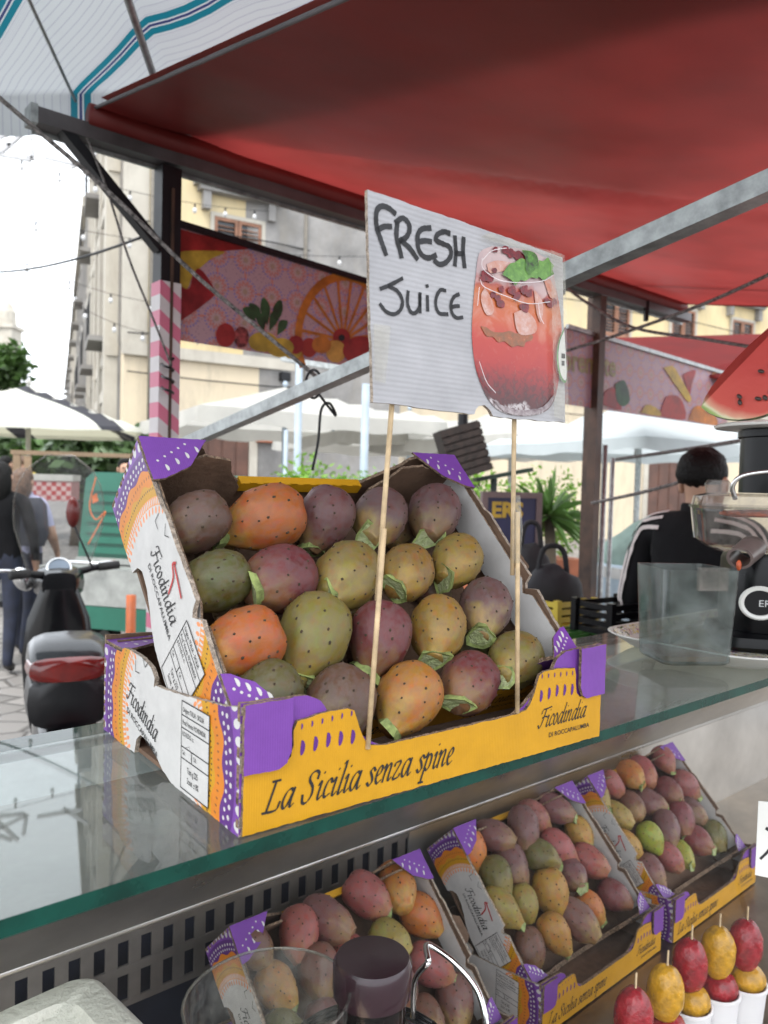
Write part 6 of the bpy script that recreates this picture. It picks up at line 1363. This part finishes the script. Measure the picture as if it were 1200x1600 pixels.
q = at(50, 800, 6.45); mb = MB(); loft(mb, [rr(.10, .05, .04, 0), rr(.13, .07, .05, .1), rr(.11, .06, .04, .34), rr(.07, .04, .03, .4)]); mb.v = [tuple(Vector(v) + Vector((q.x, q.y, q.z - .28))) for v in mb.v]; single(mb, 'shoulder_bag', mat('navy_bag', (.02, .024, .04), .7), 'dark navy bag worn on the back of the lilac shirted woman', 'bag', auto=50)

# ================================================================== scooter
SB = mat('scooter_black', (.004, .004, .005), .18, var=.2, coat=.2); SGREY = mat('topcase_grey', (.030, .033, .036), .22, var=.1, coat=.3); SRED = mat('red_reflector', (.20, .008, .005), .15, var=.3, coat=.5); RUB = mat('rubber', (.015, .015, .015), .8)
r0, f0 = at(105, 1050, 2.75), at(92, 890, 3.75); dirv = Vector((f0.x - r0.x, f0.y - r0.y, 0)).normalized(); yaw_s = math.atan2(dirv.y, dirv.x)
SM = Matrix.Translation((r0.x, r0.y, 0)) @ Matrix.Rotation(yaw_s, 4, 'Z') @ Matrix.Diagonal((1, .76, 1, 1))      # x forward, origin under the top case
sc = thing('scooter', 'black motor scooter with windscreen and grey top case, left of the crate', 'scooter', M=SM)
FB = Vector((f0.x - r0.x, f0.y - r0.y, 0)).length
tz = at(105, 1062, 2.75).z; hz_ = at(92, 900, 3.75).z
def ringx(x, hw, z0, z1, n=16, pw=.6):
    zc, hh = (z0 + z1) / 2, (z1 - z0) / 2; out = []
    for k in range(n):
        a = 6.2832 * k / n; c, s_ = math.cos(a), math.sin(a); out.append((x, math.copysign(abs(c) ** pw, c) * hw, zc + math.copysign(abs(s_) ** pw, s_) * hh))
    return out
mb = MB(); loft(mb, [ringx(-.17, .13, tz - .10, tz + .04), ringx(-.15, .17, tz - .13, tz + .055), ringx(0, .185, tz - .14, tz + .055), ringx(.14, .17, tz - .13, tz + .055), ringx(.17, .13, tz - .1, tz + .04)]); tcs = mb.build('top_case', mat('case_black', (.006, .006, .008), .35), sc, auto=50)
mb = MB(); loft(mb, [ringx(-.165, .12, tz + .0, tz + .10), ringx(-.14, .16, tz - .0, tz + .14), ringx(0, .178, tz + .0, tz + .175), ringx(.14, .16, tz, tz + .13), ringx(.17, .12, tz, tz + .09)]); mb.build('lid', SGREY, tcs, auto=50)
mb = MB(); loft(mb, [ringx(-.178, .125, tz + .035, tz + .10), ringx(-.16, .163, tz + .03, tz + .115), ringx(-.06, .182, tz + .03, tz + .11)]); mb.build('reflector', SRED, tcs, auto=50)
mb = MB(); loft(mb, [ringx(-.22, .05, .55, .62), ringx(-.12, .12, .5, .66), ringx(.1, .15, .45, .70), ringx(.45, .15, .38, .72), ringx(.7, .13, .34, .60), ringx(.78, .1, .3, .45)]); mb.build('rear_body', SB, sc, auto=50)
mb = MB(); loft(mb, [ringx(-.29, .06, .56, .66), ringx(-.27, .10, .55, .68), ringx(-.2, .12, .55, .68)]); mb.build('tail_light', SRED, sc, auto=50)
mb = MB(); loft(mb, [ringx(.05, .12, .68, .75), ringx(.2, .14, .68, .79), ringx(.55, .14, .68, .78), ringx(.75, .11, .66, .74)]); mb.build('seat', RUB, sc, auto=50)
mb = MB(); loft(mb, [ringx(.7, .13, .26, .34), ringx(1.0, .14, .25, .33)]); mb.build('footboard', SB, sc, auto=50)
mb = MB(); loft(mb, [[(FB - .10 + .12 * math.cos(a) * .25, .20 * math.sin(a) * w, z) for a in [k * .3927 for k in range(16)]] for z, w in ((.30, .7), (.5, .95), (.7, 1.05), (.88, .9), (hz_ - .05, .55))]); mb.build('leg_shield', SB, sc, auto=50)
def wheel(x):
    w = MB().lathe([(.14, -.045), (.21, -.05), (.225, -.03), (.228, 0), (.225, .03), (.21, .05), (.14, .045)], 28, Matrix.Translation((x, 0, .228)) @ Matrix.Rotation(R(90), 4, 'X'), close=False).build('wheel', RUB, sc, smooth=True)
    MB().lathe([(.02, -.05), (.14, -.03), (.14, .03), (.02, .05)], 20, Matrix.Translation((x, 0, .228)) @ Matrix.Rotation(R(90), 4, 'X')).build('rim', CHROME, w, auto=40)
wheel(.02); wheel(FB + .12)
mb = MB().tube([(FB + .12, .06, .25), (FB - .02, .05, .75)], .025, 8); mb.tube([(FB + .12, -.06, .25), (FB - .02, -.05, .75)], .025, 8); mb.build('fork', CHROME, sc, smooth=True)
mb = MB(); loft(mb, [ringx(FB - .12, .10, hz_ - .08, hz_ + .03), ringx(FB - .04, .15, hz_ - .10, hz_ + .05), ringx(FB + .06, .13, hz_ - .1, hz_ + .05), ringx(FB + .12, .07, hz_ - .07, hz_ + .01)]); mb.build('handlebar_cowl', SB, sc, auto=50)
DM = Matrix.Translation((FB - .045, 0, hz_ + .035)) @ Matrix.Rotation(R(-32), 4, 'Y')
mb = MB().lathe([(.072, 0), (.078, .012), (.072, .02), (.064, .018)], 28, DM, close=False); dl = mb.build('gauge_ring', CHROME, sc, smooth=True); MB().lathe([(.064, .012), (.063, .014)], 24, DM).build('gauge_glass', mat('gauge', (.10, .13, .17), .1), dl)
HB = Matrix.Translation((FB, 0, 0)) @ Matrix.Rotation(R(30), 4, 'Z') @ Matrix.Translation((-FB, 0, 0))
for sy in (-1, 1):
    mb = MB().tube([(FB - .02, sy * .1, hz_ + .01), (FB - .05, sy * .22, hz_ + .03), (FB - .10, sy * .36, hz_ + .04)], [.02, .016, .018], 10); mb.build('handlebar', DARKM, sc, smooth=True, M=HB)
    mb = MB().tube([(FB - .07, sy * .24, hz_ + .035), (FB - .105, sy * .37, hz_ + .04)], .021, 10); mb.build('grip', RUB, sc, smooth=True, M=HB)
    mb = MB().tube([(FB + .0, sy * .24, hz_ + .04), (FB - .03, sy * .4, hz_ + .055)], .007, 8); mb.build('brake_lever', CHROME, sc, smooth=True, M=HB)
ms_ = at(114, 800, 3.72); mirl = SM.inverted() @ ms_
mb = MB().tube([(FB - .02, -.2, hz_ + .04), (mirl.x, mirl.y, mirl.z - .05)], .006, 8); mb.build('mirror_stalk', DARKM, sc, smooth=True)
mb = MB(); mb.sphere((mirl.x, mirl.y, mirl.z), (.022, .042, .075), 16, 10); mb.build('mirror', mat('red_mirror', (.09, .012, .010), .2), sc, smooth=True)
m2 = SM.inverted() @ at(36, 905, 3.7); mb = MB(); mb.sphere((m2.x, m2.y, m2.z), (.02, .07, .05), 16, 10, Matrix.Rotation(R(35), 4, 'X')); mb.tube([(m2.x, m2.y, m2.z), (FB - .02, .2, hz_ + .03)], .006, 7); mb.build('mirror', CHROME, sc, smooth=True)
WSC = glassy('windscreen', (.86, .87, .87), 1.45, .05, dirt=.2, dirtcol=(.5, .5, .5), scale=5)
wp = []; NX = 8
for j in range(9):
    t = j / 8; z = hz_ + .02 + t * .56; hw = .23 * math.sqrt(max(.02, 1 - max(0, (t - .55) / .47) ** 2)) * (.8 + .35 * min(1, t * 2.5))
    wp.append([(FB + .12 - .20 * t + .10 * (1 - (2 * i / NX - 1) ** 2), (2 * i / NX - 1) * hw, z) for i in range(NX + 1)])
mb = MB().add([p for r_ in wp for p in r_], [(j * (NX + 1) + i, j * (NX + 1) + i + 1, (j + 1) * (NX + 1) + i + 1, (j + 1) * (NX + 1) + i) for j in range(8) for i in range(NX)]); wsx = mb.build('windscreen', WSC, sc, smooth=True)
ed = [wp[j][0] for j in range(9)] + [wp[8][i] for i in range(1, NX)] + [wp[j][NX] for j in range(8, -1, -1)]; MB().tube(ed, .004, 6).build('windscreen_edge', CLEAR, wsx, smooth=True)

# ================================================================== green three-wheeler with load bed
GRN = mat('green_paint', (.012, .115, .075), .35, var=.12, scale=3, coat=.2); LGREY = mat('pale_metal', (.34, .35, .33), .45, metal=.4, var=.2)
g0 = at(176, 800, 5.6); ap = thing('three_wheeler', 'green three wheeled delivery truck left behind the crate', 'truck', M=Matrix.Translation((g0.x + .12, g0.y, 0)) @ Matrix.Rotation(R(-14), 4, 'Z'))
zt = at(176, 738, 5.6).z
mb = MB(); loft(mb, [[(-.48, 0, z0) for z0 in ()]] ) if False else None
mb = MB(); prof = [(-.42, .95), (-.36, zt - .05), (-.30, zt), (.52, zt), (.58, zt - .05), (.62, .95)]
mb.prism(prof, -1.0, .0, Matrix(((1, 0, 0, 0), (0, 0, -1, .0), (0, 1, 0, 0), (0, 0, 0, 1)))); mb.build('cab', GRN, ap)
for k in range(7):
    z = 1.0 + k * .075; MB().box((-.36 + k * .006, -.022, z), (.54, -.0015, z + .045)).build('slat', GRN, ap)
MB().box((-.40, -.05, .93), (.62, -.012, .97)).build('tailgate_rail', LGREY, ap)
MB().box((-.55, -.25, .66), (.70, .95, .92)).build('load_bed', LGREY, ap)
MB().box((-.55, -.256, .50), (.70, .94, .655)).build('lower_panel', GRN, ap)
for x in (-.42, .5): MB().box((x, -.285, .54), (x + .12, -.2565, .62)).build('tail_lamp', SRED, ap)
mb = MB().tube(smooth_line([(-.25, -.26, .955), (-.25, -.33, .965), (-.05, -.33, .965), (-.05, -.26, .955)], 4), .012, 8); mb.build('handle', CHROME, ap, smooth=True)
for x, y in ((-.45, .3), (.6, .3), (.08, 1.9)):
    w = MB().lathe([(.13, -.06), (.23, -.065), (.25, -.03), (.25, .03), (.23, .065), (.13, .06)], 24, Matrix.Translation((x, y, .25)) @ Matrix.Rotation(R(90), 4, 'Y'), close=False).build('wheel', RUB, ap, smooth=True)
    MB().lathe([(.02, -.05), (.13, -.04), (.13, .04), (.02, .05)], 16, Matrix.Translation((x, y, .25)) @ Matrix.Rotation(R(90), 4, 'Y')).build('rim', LGREY, w, auto=40)
MB().box((-.05, .9, .3), (.21, 2.05, .5)).build('chassis', DARKM, ap)
# orange pole, wooden hand cart with orange ribbon
p = at(205, 930, 3.6); o = MB().tube([(0, 0, 0), (0, 0, p.z)], .022, 12).build('orange_pole', mat('orange_paint', (.50, .11, .02), .5, var=.2), M=Matrix.Translation((p.x, p.y, 0)), smooth=True); tag(o, 'short orange post just left of the crate', 'post')
p = at(128, 722, 7.2); wc_ = thing('wooden_cart', 'wooden market cart frame with a red checked cloth behind the scooter', 'cart', loc=(p.x, p.y, 0), rotz=.25); WOOD = mat('worn_wood', (.22, .15, .09), .7)
for x in (-.55, .45):
    for y in (0, .5): MB().box((x - .03, y - .03, 0), (x + .03, y + .03, p.z + .05)).build('post', WOOD, wc_)
MB().box((-.6, -.05, p.z - .0), (.5, .55, p.z + .045)).build('rail', WOOD, wc_) if False else MB().box((-.6, -.034, p.z + .051), (.5, .034, p.z + .09)).build('rail', WOOD, wc_)
def check():
    m, nt, p = base_mat('red_check_cloth'); tc = nd(nt, 'ShaderNodeTexCoord'); ck = nd(nt, 'ShaderNodeTexChecker', Scale=24.0); ck.inputs[1].default_value = (.30, .05, .05, 1); ck.inputs[2].default_value = (.42, .30, .28, 1); lk(nt, tc.outputs['Object'], ck.inputs[0]); lk(nt, ck.outputs[0], p.inputs['Base Color']); return m
MB().box((-.62, -.06, p.z - .36), (-.08, .5, p.z - .18)).build('checked_cloth', check(), wc_); MB().box((-.63, -.07, p.z - .179), (-.07, .51, p.z - .12)).build('counter_top', CREAM, wc_)
mb = MB(); rn = random.Random(6)
ORIB = mat('orange_ribbon', (.62, .14, .03), .5)
for k in range(1):
    a = at(140 + rn.uniform(-5, 6), 775 + k * 20, 5.2); mb.add([a, a + Vector((.03, 0, .02)), a + Vector((.04, .01, -.03)), a + Vector((.005, 0, -.05))], [(0, 1, 2, 3)])
mb.tube(smooth_line([at(150, 745, 5.2), at(140, 790, 5.2), at(150, 812, 5.2), at(165, 800, 5.2), at(138, 850, 5.2)], 5), .005, 6)
single(mb, 'orange_ribbon', ORIB, 'strip of orange plastic ribbon hanging beside the green truck', 'ribbon')
# ------------------------------------------------------------------ strings of bulbs and wires across the street
BULB = mat('clear_bulb', (.55, .55, .55), .15, var=.1)
def wire(label, a, b, sag, bulbs=0, r=.006):
    a, b = Vector(a), Vector(b); pts = [a.lerp(b, k / 14) - Vector((0, 0, sag * 4 * (k / 14) * (1 - k / 14))) for k in range(15)]
    t = thing('light_string' if bulbs else 'wire', label, 'light string' if bulbs else 'wire', loc=pts[7], group='wires across the street'); MB().tube(pts, r, 5).build('cable', DARKM, t, world=True, smooth=True)
    for k in range(bulbs):
        f = (k + .5) / bulbs * 14; i = int(f); q = pts[i].lerp(pts[min(i + 1, 14)], f - i)
        mb = MB(); mb.sphere(q - Vector((0, 0, .14)), (.045, .045, .06), 8, 6); bl = mb.build('bulb', BULB, t, world=True, smooth=True); MB().tube([q, q - Vector((0, 0, .09))], .02, 6).build('socket', DARKM, bl, world=True)
wire('string of bulbs across the street high on the left', at(-60, 215, 14), at(420, 330, 17), .25, 9)
wire('string of bulbs across the street below the highest one', at(-60, 320, 15), at(620, 400, 17.5), .3, 10)
wire('dark wire slanting up to the striped post', at(-40, 425, 6), at(235, 365, 4), .06, 0, .008)
wire('string of bulbs crossing the yellow building low', at(-60, 355, 16), at(330, 480, 17), .4, 6)
wire('thin wire crossing the grey palace', at(110, 470, 16), at(330, 520, 17), .3, 5)
# overhead metal lattice, upper left
lt = thing('festival_lattice', 'pale metal lattice of festival lights against the sky, upper left', 'lattice', loc=at(25, 235, 12)); PALEM = mat('pale_frame', (.45, .45, .46), .5)
for a, b in (((-40, 195), (52, 248)), ((-40, 235), (48, 250)), ((48, 215), (52, 250)), ((-40, 225), (30, 205)), ((70, 246), (140, 262)), ((110, 262), (150, 240)), ((0, 240), (40, 205))):
    MB().bar(at(*a, 12), at(*b, 12), .05).build('bar', PALEM, lt, world=True)
